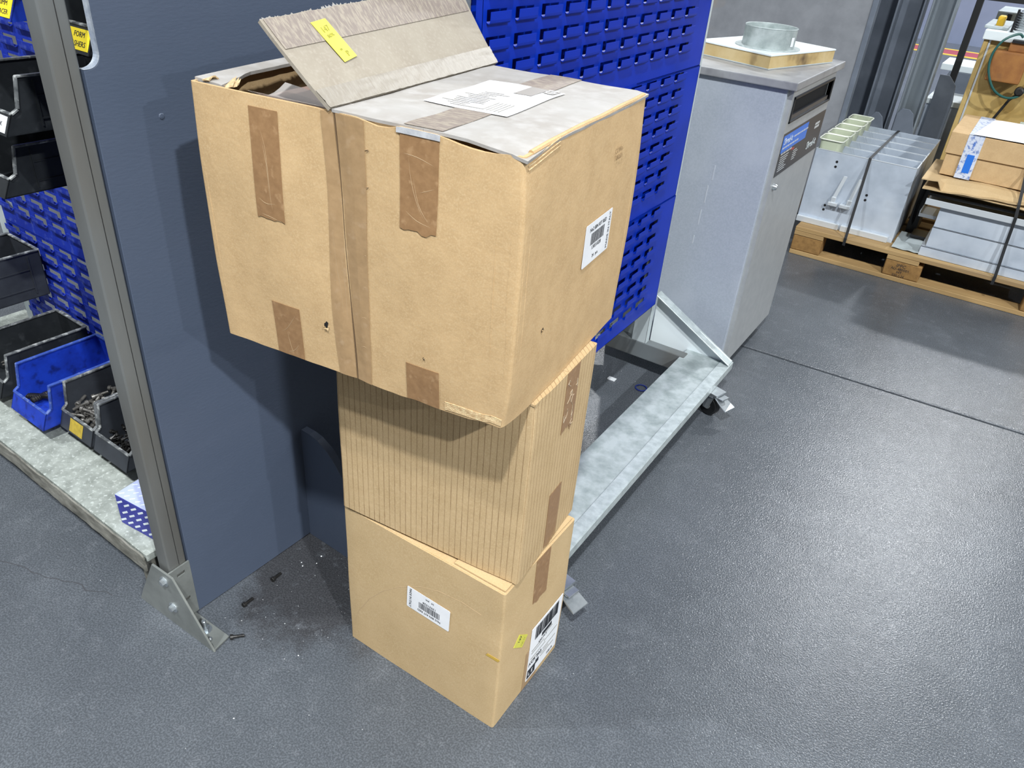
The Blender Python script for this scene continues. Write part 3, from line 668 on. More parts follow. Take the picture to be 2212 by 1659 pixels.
# --- middle box
L2, W2_, H2 = .394, .243, .390
def d2(p):
    x = y = 0
    y += .0012 * noise.noise(p * 7) - (.002 * math.sin(PI * min(1, max(0, -p.x / L2))) if p.y < .01 else 0); x += .0012 * noise.noise(p * 7 + Vector((5, 0, 0)))
    dd = (p - Vector((0, 0, .385))).length
    if dd < .06: x -= .004 * (1 - dd / .06); y += .004 * (1 - dd / .06)
    return (x, y, 0)
t2 = thing('cardboard_box', 'brown cardboard box with fine vertical ribs, middle of the stack', 'box', (-.468, .862, .402), math.radians(5.0), 'stacked cardboard boxes')
shell(L2, W2_, H2, .004, .004, d2).part('body', m_card2, t2, world=False, smooth=True)
topflap(t2, -L2 + .002, -.002, .002, .121, H2 + .0005, m_card2, .0004); topflap(t2, -L2 + .002, -.002, .122, W2_ - .002, H2 + .0005, m_card2, .0004)
patch(None, 'r', .118, .168, .262, .389, d2, jag=.008, seed=5).part('tape', m_tape, t2, world=False)
patch(None, 'r', .104, .154, .002, .135, d2, jag=.006, seed=6, skew=.0).part('tape', m_tape, t2, world=False)
b = B(); rs = random.Random(8)
for k in range(9):
    pts = []; y, z = .125 + rs.uniform(0, .035), .27 + rs.uniform(0, .1)
    for i in range(6): p = Vector((0, y, z)); pts.append(p + Vector(d2(p)) + Vector((.0013, 0, 0))); y += rs.uniform(-.006, .008); z += rs.uniform(-.012, .012); y = min(max(y, .12), .166); z = min(max(z, .265), .388)
    b.tube(pts, .0005, 5)
b.part('tape_wrinkle', mat('film_crease', 'b3a48c', rough=.3), t2, world=False)

# --- top box
L1, W1, H1 = .528, .44, .403
BT = .794
def d1(p):
    x = y = z = 0
    fz = min(1, max(0, p.z / H1)); s = math.sin(PI * fz)
    if p.x < -L1 + .02: x -= .008 * fz + .006 * s                      # left end splays out
    if p.y < .012:
        y += .004 * math.cos(4 * PI * (-p.x / L1)) * s - .004 * s
        m = abs(-p.x - (.262 + .02 * fz)); 
        if m < .02: y += .003 * (1 - m / .02)                          # taped seam sits slightly in
    if p.x > -.012: x += .004 * s
    x += .0022 * noise.noise(p * 8) ; y += .0022 * noise.noise(p * 8 + Vector((3, 4, 5)))
    dd = (p - Vector((0, 0, 0))).length                               # crushed lower corner
    if dd < .09: k = 1 - dd / .09; x -= .006 * k * k; y += .006 * k * k; z += .003 * k + .002 * math.sin(p.x * 260) * k
    dd = (p - Vector((0, 0, H1))).length
    if dd < .07: k = 1 - dd / .07; z -= .006 * k; x -= .004 * k; y += .003 * k
    if p.y < .012 and p.z > H1 - .014:                                # front wall sags open below the closed flaps
        for a0, a1, dp in ((.178, .238, .006), (.015, .120, .008)):
            if a0 < -p.x < a1: q = math.sin(PI * (-p.x - a0) / (a1 - a0)); z -= dp * q * (1 if p.z > H1 - .001 else .15)
    if p.z < .006 and p.y < .02 and p.x < -.1: z += .002 * noise.noise(Vector((p.x * 30, 0, 2)))
    if p.x > -.012 and p.z > H1 - .02: z += .0008 * noise.noise(Vector((p.y * 14, 0, 6)))
    return (x, y, z)
t1 = thing('cardboard_box', 'large battered cardboard box with raised torn flap, on top of the stack', 'box', (-.467, .773, BT), math.radians(6.2), 'stacked cardboard boxes')
shell(L1, W1, H1, .006, .005, d1, nzv=22, seg=30).part('body', m_card, t1, world=False, smooth=True)
AH = .286                                                                # hinge line of the raised flap
def cl(x, y):
    k = 0
    dd = math.hypot(x, y); k -= .008 * max(0, 1 - dd / .08)
    return k + .003 * max(0, 1 - abs(x) / .02) * -1
# closed right half of the top: two flaps, top light and dust in their colour, meeting on a taped seam
topflap(t1, -AH, -.145, .002, W1 + .006, H1 + .002, m_lit_dusty, .0025, th=.004, drop=cl)
topflap(t1, -.1445, .001, .0015, W1 + .002, H1 + .002, m_lit_dusty, .0025, th=.004, drop=cl)
B().tube([Vector((-.003, .02 + (W1 - .03) * k / 20, H1 - .0005)) + Vector(d1(Vector((0, .02 + (W1 - .03) * k / 20, H1)))) for k in range(21)], .0038, 8).part('folded_edge', m_card, t1, world=False, smooth=True)
def onTop(x, y): return H1 + .0028 + .0025 * noise.noise(Vector((x * 12, y * 12, H1 + .002))) + cl(x, y)
def topfilm(xa, xb, ya, yb, lift, m, name, parent=t1, nu=6, nv=12, jag=0):
    rs = random.Random(2)
    def f(u, v):
        x, y = xa + (xb - xa) * u, ya + (yb - ya) * v + (rs.uniform(-jag, jag) if v in (0, 1) else 0); return (x, y, onTop(x, y) + lift)
    return B().sheet(f, nu, nv, .0005).part(name, m, parent, world=False)
topfilm(-.175, -.118, .325, W1 + .004, .0004, m_residue, 'tape'); topfilm(-.175, -.118, .004, .13, .0004, m_residue, 'tape')
tl = topfilm(-.226, -.094, .128, .322, .0012, m_white, 'shipping_label', nu=8)
def tq(b, xa, xb, ya, yb): 
    b.add([(xa, ya, onTop(xa, ya) + .0019), (xb, ya, onTop(xb, ya) + .0019), (xb, yb, onTop(xb, yb) + .0019), (xa, yb, onTop(xa, yb) + .0019)], [(0, 1, 2, 3)])
b = B(); tq(b, -.150, -.120, .255, .29); tq(b, -.150, -.120, .29, .32); tq(b, -.118, -.100, .29, .32); b.part('grey_print', mat('ink_dusty', '9a958f', rough=.6), tl, world=False)
b = B(); rs = random.Random(6)
for k in range(12):
    ya = .14 + .009 * k; xa = -.215 + rs.uniform(0, .03); tq(b, xa, xa + rs.uniform(.02, .06), ya, ya + .0035)
for k in range(5): tq(b, -.14 + k * .006, -.137 + k * .006, .14, .19)
b.part('fine_print', m_inkl, tl, world=False)
text('G1', .024, m_white, tl, (-.108, .305, onTop(-.108, .305) + .003), UP, spin=PI / 2)
# raised flap
def flapf(u, v, lift=0):
    y = -.001 + (W1 + .02) * v; ln = .137 + .012 * v + .0035 * noise.noise(Vector((v * 18, 0, 3))) * (u > .95)
    a = math.atan2(.082, .098) + .12 * v + .10 * (u - .5); bend = .006 * math.sin(PI * u)
    s = ln * u
    return Vector((-AH - s * math.cos(a) , y + .028 * u * (v - .2), H1 + .004 + s * math.sin(a) + bend * .4))
fl = B().sheet(flapf, 14, 22, -.005).part('raised_flap', m_flap_pale, t1, world=False, smooth=True)
def flapfilm(u0, u1, v0, v1, lift, m, name, nu=6, nv=20, jag=.0):
    rs = random.Random(12)
    def f(a, b_):
        u, v = u0 + (u1 - u0) * a, v0 + (v1 - v0) * b_; e_ = .002
        p = flapf(u, v); n_ = (flapf(u + e_, v) - p).cross(flapf(u, v + e_) - p).normalized()
        if n_.x < 0: n_ = -n_
        return p + n_ * (lift + (rs.random() * jag))
    return f
B().sheet(flapfilm(.66, .99, .01, .985, .0008, None, ''), 6, 24, .0004).part('tape_residue', m_residue, fl, world=False)
B().sheet(flapfilm(.0, .2, .0, 1, .0010, None, '', jag=.0012), 8, 44, .0004).part('crinkled_tape', m_tape_w, fl, world=False, smooth=True)
# torn paper fringe along the top edge of the flap
b = B(); rs = random.Random(21)
for k in range(110):
    v = rs.random(); p = flapf(1, v); hgt = rs.uniform(.0004, .0018) * (2.2 if .24 < v < .36 else 1)
    b.add([p + Vector((0, -.004, -.001)), p + Vector((0, .004, -.001)), p + Vector((-hgt * .6, rs.uniform(-.004, .004), hgt))], [(0, 1, 2)])
b.part('torn_fringe', m_lit_dusty, fl, world=False)
# yellow sticker on the flap
pts = []
def onflap(u, v, lift=.0016):
    p = flapf(u, v); n_ = (flapf(u + .002, v) - p).cross(flapf(u, v + .002) - p).normalized()
    if n_.x < 0: n_ = -n_
    return p + n_ * lift, n_
cs = [(.87, .165), (.885, .232), (.435, .258), (.40, .19)]
q = [onflap(*c)[0] for c in cs]; n_ = onflap(.65, .21)[1]
yo = B().prism(q, n_ * .0006).part('yellow_sticker', m_yel, fl, world=False, label='faded yellow sticker')
vy = (q[1] - q[0]).normalized(); vx = (q[3] - q[0]).normalized(); n2 = vx.cross(vy).normalized(); vy = n2.cross(vx)
rot = Matrix((vx, vy, n2)).transposed(); 
s_ = 1 if n2.dot(n_) > 0 else -1
def stk(tx, size, fx, fy):
    c = q[0] + (q[3] - q[0]) * fx + (q[1] - q[0]) * fy + n_ * .0009
    r3 = rot if s_ > 0 else Matrix((vx, -vy, -n2)).transposed()
    text(tx, size, m_inky, yo, c, r3 @ Matrix.Rotation(PI / 2 if s_ > 0 else -PI / 2, 3, 'Z'))
stk('147', .012, .22, .5); stk('BOX', .007, .38, .5); stk('P', .012, .85, .6); stk('m', .006, .72, .4)
# left strip of torn flap, inner flap and film over the opening
def strip(u, v):
    y = .012 + .42 * v; w_ = .05 - .028 * min(1, v * 5) + .004 * noise.noise(Vector((v * 20, 1, 0))); a = -L1 - .008 + w_ * u
    return (a, y, H1 + .004 + .004 * math.sin(v * 3) - .004 * u)
B().sheet(strip, 5, 24, .005).part('torn_flap', m_lit_dusty, t1, world=False)
topflap(t1, -.44, -AH + .002, .02, W1 - .02, H1 - .012, m_inner, .002, name='inner_flap', drop=lambda x, y: .012 * (x + .42))
def film(u, v): x, y = -.43 + .15 * u, .004 + .075 * v * (1 - .5 * u); return (x, y, H1 + .003 - .012 * math.sin(PI * v) * (1 - u * .5))
B().sheet(film, 8, 6, .0003).part('clear_tape', m_clear, t1, world=False, smooth=True)
def jf(p): return Vector(p)
b = B(); b.sheet(lambda u, v: (-.52 + .012 * u, .01 + .02 * v, H1 + .003 + .006 * math.sin(PI * v) * u), 3, 3, .002)
for k in range(7): x, y = -.475 + random.uniform(-.012, .012), .026 + random.uniform(-.008, .008); b.add([(x, y, H1 + .001), (x + .008, y - .004, H1 + .0), (x + .004, y + .006, H1 + .007 + random.uniform(0, .004)), (x - .004, y - .008, H1 - .004)], [(0, 1, 2), (0, 2, 3), (1, 2, 3)])
b.part('torn_scrap', m_edge, t1, world=False)
# tape on the front
patch(None, 'f', .376, .426, .232, .388, d1, jag=.002, seed=1, skew=-.002).part('tape', m_tape, t1, world=False)
patch(None, 'f', .119, .177, .272, .40, d1, jag=.003, seed=2).part('tape', m_tape, t1, world=False)
patch(None, 'f', .364, .418, .001, .094, d1, jag=.0, seed=3).part('tape', m_tape, t1, world=False)
patch(None, 'f', .110, .167, .001, .066, d1, jag=.0, seed=4).part('tape', m_tape, t1, world=False)
def seamr(u, v): a = .233 + (.2595 + .0205 * v - .233) * u; p = Vector((-a, 0, .402 * v)); return p + Vector(d1(p)) + Vector((0, -.0006, 0))
B().sheet(seamr, 6, 28, .0005).part('seam_tape', m_tape_l, t1, world=False)
def seamf(u, v): a = .2635 + .0205 * v + (.030 - .014 * v * v + .003 * math.sin(v * 7)) * u; p = Vector((-a, 0, .402 * v)); return p + Vector(d1(p)) + Vector((0, -.0006, 0))
B().sheet(seamf, 6, 28, .0005).part('seam_tape', m_tape_l, t1, world=False)
b = B(); pts = []
for k in range(29):
    v = k / 28; p = Vector((-(.2615 + .0205 * v), 0, .402 * v)); pts.append(p + Vector(d1(p)) + Vector((0, -.0006, 0)))
b.tube(pts, .0011, 5); b.part('seam_gap_shade', mat('seam_shadow', '5f4a33', rough=.9), t1, world=False)  # dark brown line painted for the shade in the open seam
def wrinkle(lines, disp, name='tape_wrinkle', face='f', r=.0006, off=.0007):
    b = B()
    for ln in lines:
        pts = smoothp([Vector((-a, 0, z)) if face == 'f' else Vector((0, a, z)) for a, z in ln], 4)
        pts = [p + Vector(disp(p)) + (Vector((0, -off, 0)) if face == 'f' else Vector((off, 0, 0))) for p in pts]
        n = len(pts); b.tube(pts, [r * (.25 + .75 * math.sin(PI * k / (n - 1))) for k in range(n)], 5)
    return b
def smoothp(p, n=5):
    p = [Vector(q) for q in p]; out = []
    for i in range(len(p) - 1):
        a, b_, c, d = p[max(i - 1, 0)], p[i], p[i + 1], p[min(i + 2, len(p) - 1)]
        for k in range(n): s_ = k / n; out.append(.5 * ((2 * b_) + (c - a) * s_ + (2 * a - 5 * b_ + 4 * c - d) * s_ * s_ + (3 * b_ - a - 3 * c + d) * s_ ** 3))
    return out + [p[-1]]
m_wrk = mat('tape_wrinkle', 'a98f6e', rough=.4)
wrinkle([[(.415, .38), (.402, .34), (.398, .30), (.396, .26), (.392, .24)], [(.407, .35), (.400, .31), (.398, .26)], [(.420, .262), (.405, .255), (.385, .258)], [(.418, .238), (.40, .236), (.38, .232)]], d1).part('tape_wrinkle', m_wrk, t1, world=False)
wrinkle([[(.165, .38), (.160, .34), (.150, .31), (.135, .286)], [(.158, .35), (.148, .31), (.128, .285)], [(.149, .325), (.136, .33), (.122, .336)], [(.172, .30), (.15, .288), (.122, .283)], [(.177, .372), (.15, .37), (.12, .362)]], d1).part('tape_wrinkle', m_wrk, t1, world=False)
wrinkle([[(.41, .04), (.395, .05), (.38, .07), (.37, .085)], [(.395, .05), (.39, .02), (.385, .004)], [(.37, .03), (.385, .012), (.40, .006)]], d1).part('tape_wrinkle', m_wrk, t1, world=False)
wrinkle([[(.255 - .004 * k, .06 + .05 * k), (.245 - .003 * k, .065 + .05 * k), (.236, .062 + .05 * k)] for k in range(7)] + [[(.285, .02), (.282, .12), (.29, .2), (.297, .3)], [(.275, .03), (.276, .14), (.284, .25)]], d1).part('tape_wrinkle', m_wrk, t1, world=False)
# pressed score lines next to the edges of the box
for ln in ([(.012, .01), (.012, .2), (.013, .39)], [(.032, .02), (.033, .2), (.034, .38)], [(L1 - .014, .01), (L1 - .012, .2), (L1 - .010, .39)]): wrinkle([ln], d1, r=.0016, off=-.0009).part('score_line', m_card, t1, world=False)
for ln in ([(.010, .01), (.010, .2), (.011, .385)], [(.022, .02), (.023, .2), (.024, .38)], [(W1 - .02, .04), (W1 - .02, .2), (W1 - .021, .36)]): wrinkle([ln], d1, face='r', r=.0016, off=-.0009).part('score_line', m_card, t1, world=False)
patch(None, 'f', .118, .182, .396, .4035, d1, th=.001).part('clear_tape', mat('tape_grey', 'a9abb0', 'c4c6c8', ns=60, rough=.25), t1, world=False)
# torn holes: their inner shade is a flat dark patch on the card
def puncture_shade(face, a, z, s_, seed):
    rs = random.Random(seed); b = B(); c = Vector((-a, 0, z)) if face == 'f' else Vector((0, a, z)); c += Vector(d1(c)); off = Vector((0, -.0006, 0)) if face == 'f' else Vector((.0006, 0, 0))
    U = Vector((1, 0, 0)) if face == 'f' else Vector((0, 1, 0)); pts = []
    for k in range(9): r = s_ * rs.uniform(.35, 1); an = 2 * PI * k / 9; pts.append(c + off + U * r * math.cos(an) * .7 + Vector((0, 0, r * math.sin(an))))
    b.add(pts, [tuple(range(9))]); o = b.part('puncture_shade', m_void_shade, t1, world=False)
    b = B()
    for k in range(5): an = rs.uniform(0, 2 * PI); p = c + off + U * s_ * .6 * math.cos(an) + Vector((0, 0, s_ * .6 * math.sin(an))); b.add([p, p + off * 6 + U * s_ * rs.uniform(-.5, .5), p + off * 3 + Vector((0, 0, s_ * rs.uniform(-.6, .6)))], [(0, 1, 2)])
    b.part('torn_paper', m_edge, o, world=False)
puncture_shade('f', .315, .080, .009, 1); puncture_shade('r', .092, .128, .006, 2); puncture_shade('f', .135, .082, .004, 3)
label_sheet(t1, 'r', .220, .330, .177, .247, d1, False, 0)
text('CTW-\nITALY', .011, mat('ink_brown', '9d825d', rough=.8), t1, (.0055, .325, .335), RX)
b = B(); rs = random.Random(31)
for k in range(7):
    pts = []
    for i in range(9):
        u = i / 8; x = -(.10 - .105 * u); z = .004 + .0022 * k * (1 - .2 * u) + .0007 * math.sin(u * 9 + k); p = Vector((min(x, -.004), 0, z)); pts.append(p + Vector(d1(p)) + Vector((0, -.0004, 0)))
    b.tube(pts, .0009, 5)
b.part('crushed_edge', m_edge, t1, world=False)
b = B()
for k in range(3):
    pts = []
    for i in range(8):
        u = i / 7; p = Vector((0, .008 + .085 * u, H1 - .008 - .005 * k + .009 * u)); pts.append(p + Vector(d1(p)) + Vector((.0005, 0, 0)))
    b.tube(pts, .0011, 5)
b.part('crease', m_edge, t1, world=False)

# ------------------------------------------------------------------ grey console cabinet
CX, CY0, CY1, CZ0, CZ1 = -.60, 2.505, 3.05, .05, 1.018
t = thing('document_console', 'grey metal cabinet with slotted front and black sticker, behind the blue trolley', 'cabinet', (-.85, 2.78, 0))
B().box((-1.08, CY0, CZ0), (CX - .016, CY1, CZ1)).part('body', m_cabs, t, bev=.003)
slotplate(CY0 + .012, CY1 - .004, CZ0 + .003, CZ1 - .001, CX - .016, .016, [(2.548, 3.032, .918, .992)]).part('front_door', m_cabf, t)
B().box((-1.09, CY0 - .012, CZ1), (CX + .012, CY1 + .045, CZ1 + .024)).part('lid', m_cabt, t, bev=.003)
b = B(); b.box((CX - .014, 2.54, .985), (CX + .004, 3.04, .994)); b.box((CX - .014, 2.54, .914), (CX + .004, 3.04, .921)); b.box((CX - .014, 2.54, .914), (CX + .004, 2.548, .994)); b.box((CX - .014, 3.032, .914), (CX + .004, 3.04, .994)); b.part('slot_frame', m_black, t, bev=.0015, seg=1)
B().box((CX - .0155, 2.548, .921), (CX - .014, 3.032, .985)).part('slot_back', m_void_shade, t)
B().box((CX - .014, 2.565, .921), (CX - .002, 3.02, .935)).part('slot_brush', m_stick, t)
st = B().box((CX, 2.53, .746), (CX + .0012, 3.043, .884)).part('sticker', m_stick, t, label='black information sticker with blue band')
bl = B().box((CX + .0012, 2.535, .822), (CX + .0018, 2.822, .876)).part('blue_band', m_blueink, st)
off = ROOT[t.name]
def ctext(s_, size, m, y, z, p=st, ax='LEFT'): return text(s_, size, m, p, Vector((CX + .0024, y, z)) - off, RX, ax=ax)
ctext('Shred-it', .030, m_whtpl, 2.545, .856); 
ctext('Shred-it', .038, m_whtpl, 2.875, .782)
b = B(); rs = random.Random(2)
for (y, z, l) in ((2.66, .853, .15), (2.545, .833, .17), (2.545, .815, .1)): 
    x = y
    while x < y + l: wd = rs.uniform(.012, .03); b.box((CX + .0018, x, z), (CX + .0022, x + wd, z + .005)); x += wd + .006
for k in range(7): b.box((CX + .0012, 2.55, .805 - k * .0075), (CX + .0016, 2.55 + rs.uniform(.06, .12), .8072 - k * .0075))
for k in range(5): b.box((CX + .0012, 2.70, .80 - k * .0075), (CX + .0016, 2.70 + rs.uniform(.03, .06), .8022 - k * .0075))
for k in range(2): b.box((CX + .0012, 2.93, .845 - k * .012), (CX + .0016, 2.99, .853 - k * .012))
b.part('fine_print', m_alue, st)
B().box((CX + .0012, 2.67, .808), (CX + .0016, 2.70, .814)).part('red_print', m_redink, st)
b = B(); b.lathe([(.010, 0), (.010, .008), (.007, .014), (.003, .015), (0, .015)], c=(CX, 2.556, .711), n=14, mtx=RX); b.part('lock', m_zincb, t, smooth=True)
for x in (-1.05, -.66):
    for y in (2.54, 2.985): B().prism([(x, y, .05), (x + .045, y, .05), (x + .035, y, 0), (x + .012, y, 0)], (0, .03, 0)).part('foot', m_cabf, t)
b = B()
for (x, z, l) in ((-.79, .70, .05), (-.80, .62, .06), (-.806, .54, .055), (-.812, .47, .03)): b.box((x, CY0 - .0006, z), (x + .004, CY0, z + l))
b.part('paint_scuff', m_alue, t)
# insulated board and duct collar on its lid
ang = math.radians(20); Mb = Matrix.Rotation(ang, 3, 'Z'); bc = Vector((-.73, 2.62, CZ1 + .0245))
zl = CZ1 + .0245
ft = [(-.725, 2.63), (-.615, 3.0), (-.90, 3.085), (-1.005, 2.715)]
t = thing('foam_core_panel', 'square panel with white top and tan foam edge on the grey cabinet lid', 'panel', (-.81, 2.86, zl))
B().prism([(x, y, zl) for x, y in ft], (0, 0, .04)).part('foam_core', m_foam, t)
cx_, cy_ = sum(p[0] for p in ft) / 4, sum(p[1] for p in ft) / 4
B().prism([(cx_ + (x - cx_) * 1.01, cy_ + (y - cy_) * 1.01, zl + .04) for x, y in ft], (0, 0, .004)).part('skin', m_whtpl, t)
b = B(); b.prism([(cx_ + (x - cx_) * 1.006, cy_ + (y - cy_) * 1.006, zl + .0005) for x, y in ft], (0, 0, .003)); b.part('lower_skin', m_wht, t)
z0 = zl + .0445; cc = (-.792, 2.80, z0)
t = thing('duct_collar', 'short galvanised round duct collar standing on the white panel', 'duct collar', cc)
B().lathe([(.082, 0), (.106, 0), (.106, .0025), (.085, .0025)], c=cc, n=48, close=True).part('flange', m_galvrim, t, smooth=True)
B().lathe([(.083, .0025), (.085, .0025), (.085, .060), (.0865, .062), (.085, .064), (.083, .062)], c=cc, n=48, close=True).part('ring', m_galv, t, smooth=True)
b = B(); a0 = -.33
b.add([(cc[0] + .0862 * math.cos(a0 + k * .05), cc[1] + .0862 * math.sin(a0 + k * .05), z0 + z) for k in range(5) for z in (.012, .04)], [(2 * k, 2 * k + 2, 2 * k + 3, 2 * k + 1) for k in range(4)]); b.part('size_sticker', m_white, t)

# ------------------------------------------------------------------ loaded pallet
PY0, PY1 = 3.95, 4.95
t = thing('wooden_pallet', 'wooden pallet on the far floor loaded with aluminium parts and cartons', 'pallet', (-.17, 4.45, 0))
for i, y in enumerate((3.95, 4.115, 4.27, 4.43, 4.585, 4.74, 4.855)):
    B().box((-.765, y, .123), (.435, y + (.125 if i % 2 == 0 else .1), .145)).part('deck_board', m_wood, t, bev=.002, seg=1)
for x in (-.765, -.313, .29):
    B().box((x, 3.951, .101), (x + .145, 4.979, .1225)).part('stringer_board', m_wood, t, bev=.002, seg=1)
    for y in (3.953, 4.40, 4.86):
        bk = B().box((x, y, .0225), (x + (.165 if x == -.313 else .145), y + .1, .1005)).part('block', m_block, t, bev=.004, seg=1)
        if y < 4 and x == -.313:
            off = ROOT[t.name]
            for s_, z, sz in (('IPPC', .080, .022), ('AU-480001', .063, .018), ('HT', .047, .018), ('030-2-24', .031, .015)): text(s_, sz, m_ink, bk, Vector((x + .075, y - .0006, z)) - off, FX, name='stamp')
for y in (3.95, 4.40, 4.86): B().box((-.765, y, 0), (.435, y + .1, .022)).part('bottom_board', m_wood, t, bev=.002, seg=1)

# aluminium bins in a row
def alu_bin(y0, k, label):
    x0, x1, z0, z1 = -.792, -.324, .1455, .512; y1 = y0 + .146; th = .003
    t = thing('aluminium_tray', label, 'tray', ((x0 + x1) / 2, (y0 + y1) / 2, z0), 0, 'aluminium trays in a row on the pallet')
    ps = [('front_sheet', (x0, y0, z0 + .02), (x1, y0 + th, z1)), ('back_sheet', (x0, y1 - th, z0 + .02), (x1, y1, z1)), ('side_sheet', (x0, y0 + th, z0 + .02), (x0 + th, y1 - th, z1)), ('side_sheet', (x1 - th, y0 + th, z0 + .02), (x1, y1 - th, z1)), ('base_sheet', (x0, y0, z0), (x1, y1, z0 + .02))]
    for nme, a, b_ in ps: B().box(a, b_).part(nme, m_alu, t, bev=.0006, seg=1)
    b = B(); b.box((x0 + .1, y0 - .001, z1 - .001), (x1 + .001, y0 + .005, z1 + .002)); b.box((x1 - .004, y0, z1 - .001), (x1 + .001, y1, z1 + .002)); b.box((x0 - .001, y0 - .001, z1 - .001), (x0 + .1, y0 + .005, z1 + .002)); b.part('bright_edge', m_alue, t)
    if k == 0:
        b = B(); b.box((x0, y0 - .02, z0 + .0), (x0 + .21, y0, z0 + .03)); b.box((x0 + .22, y0 - .02, z0), (x1 - .02, y0, z0 + .03)); b.part('bottom_flange', m_alue, t, bev=.002, seg=1)
        b = B()
        for p0, p1 in (((-.642, .30), (-.620, .41)), ((-.566, .30), (-.548, .41))):
            b.prism([(p0[0] - .009, y0 - .016, p0[1]), (p0[0] + .009, y0 - .016, p0[1]), (p1[0] + .009, y0 - .001, p1[1]), (p1[0] - .009, y0 - .001, p1[1])], (0, .006, 0))
            b.box((p0[0] - .011, y0 - .022, p0[1] - .025), (p0[0] + .011, y0 - .004, p0[1] + .004))
        b.box((-.662, y0 - .03, .262), (-.617, y0, .278)); b.box((-.606, y0 - .03, .262), (-.556, y0, .278)); b.part('bracket', m_alue, t, bev=.0015, seg=1)
        b = B()
        for x, z in ((-.68, .468), (-.68, .444), (-.676, .25), (-.677, .228), (-.501, .344), (-.501, .32)): b.lathe([(.006, 0), (.006, .0012)], c=(x, y0 - .0002, z), n=14, mtx=FX)
        b.part('hole', m_void_shade, t)  # flat dark discs painting the shade in the drilled holes
    return t
ordn = ['nearest', 'second', 'third', 'fourth', 'farthest']
for k in range(5):
    alu_bin(4.052 + .150 * k, k, ['front aluminium tray with bracket and drilled holes, nearest on the pallet', 'second aluminium tray from the front on the pallet', 'middle one of five aluminium trays on the pallet', 'fourth aluminium tray from the front on the pallet', 'rearmost aluminium tray in the row on the pallet'][k])
    y0 = 4.052 + .150 * k
    # translucent tub
    c = Vector((-.736, y0 + .073, .44)); t = thing('plastic_tub', ['translucent greenish plastic tub in the front aluminium tray', 'translucent greenish plastic tub, second from the front', 'translucent greenish plastic tub, middle of the five', 'translucent greenish plastic tub, fourth from the front', 'translucent greenish plastic tub, rearmost of the five'][k], 'tub', c, 0, 'plastic tubs in the aluminium trays')
    def rr_(w_, h_, r_, z):
        out = []
        for sx, sy, a0 in ((1, -1, -PI / 2), (1, 1, 0), (-1, 1, PI / 2), (-1, -1, PI)):
            for q in range(4): a = a0 + PI / 2 * q / 3; out.append(c + Vector((sx * (w_ - r_) + r_ * math.cos(a), sy * (h_ - r_) + r_ * math.sin(a), z)))
        return out
    b = B(); A, A2 = rr_(.046, .055, .015, 0), rr_(.051, .064, .018, .118); Bi, B2 = rr_(.0445, .0535, .014, .002), rr_(.0495, .0625, .017, .118); n = 16
    b.add(A + A2 + B2 + Bi, [(i, (i + 1) % n, n + (i + 1) % n, n + i) for i in range(n)] + [(n + i, n + (i + 1) % n, 2 * n + (i + 1) % n, 2 * n + i) for i in range(n)] + [(2 * n + i, 2 * n + (i + 1) % n, 3 * n + (i + 1) % n, 3 * n + i) for i in range(n)] + [tuple(range(n))[::-1], tuple(3 * n + i for i in range(n))])
    b.part('body', m_tub, t, smooth=True)
    pr_ = rr_(.057, .068, .02, .119); b = B(); b.tube(pr_ + [pr_[0]], .003, 6, cap=False); b.part('rim', m_tubr, t, smooth=True)
def strap(name, pts, w_, label):
    b = B(); P = [Vector(p) for p in pts]; vs = []
    for p in P: vs += [p + Vector((-w_ / 2, 0, 0)), p + Vector((w_ / 2, 0, 0))]
    nrm = []
    for i, p in enumerate(P):
        tg = (P[min(i + 1, len(P) - 1)] - P[max(i - 1, 0)]).normalized(); nrm.append(Vector((1, 0, 0)).cross(tg).normalized() * .001)
    n = len(vs); vs2 = [v + nrm[i // 2] for i, v in enumerate(vs)]
    fs = []
    for i in range(len(P) - 1): a = 2 * i; fs += [(a, a + 1, a + 3, a + 2), (n + a, n + a + 2, n + a + 3, n + a + 1), (a, a + 2, n + a + 2, n + a), (a + 1, n + a + 1, n + a + 3, a + 3)]
    b.add(vs + vs2, fs); return solo(b, name, m_strap, label, 'strap', pts[0])
strap('packing_strap', [(-.519, 3.946, .11), (-.519, 3.944, .148), (-.536, 4.047, .513), (-.537, 4.052, .5165), (-.539, 4.802, .5165), (-.539, 4.806, .3)], .013, 'black strap tied over the row of aluminium trays')

# right half of the load: aluminium bars, card sheets, carton
def bar(x0, y0, y1, z0, z1, label, m=m_alu):
    b = B(); th = .004
    b.box((x0, y0, z0), (.42, y0 + th, z1)); b.box((x0, y0, z1 - th), (.42, y1, z1)); b.box((x0, y0 + .04, z0), (.42, y0 + .04 + th, z1))
    return solo(b, 'aluminium_channel', m, label, 'metal bar', (x0, (y0 + y1) / 2, z0), 'aluminium channels stacked on the pallet', bev=.0008, seg=1)
bar(-.19, 3.985, 4.3, .1465, .192, 'lowest aluminium channel of the stack at right of the pallet')
bar(-.172, 3.990, 4.3, .1935, .289, 'tall aluminium channel, second from the bottom of the stack')
bar(-.170, 3.992, 4.3, .2905, .385, 'tall aluminium channel directly under the top rail')
b = B(); b.box((-.252, 4.06, .302), (-.176, 4.2, .318)); b.box((-.252, 4.06, .318), (-.248, 4.2, .33)); solo(b, 'aluminium_offcut', m_alue, 'short bright aluminium piece sticking out left of the stack', 'metal bar', (-.21, 4.1, .302))
b = B(); b.box((-.238, 3.975, .387), (.42, 4.25, .391)); b.box((-.238, 3.972, .387), (.42, 3.977, .415)); solo(b, 'aluminium_rail', m_alue, 'bright flanged aluminium rail on top of the metal stack', 'metal bar', (-.2, 4.0, .387), bev=.0008, seg=1)
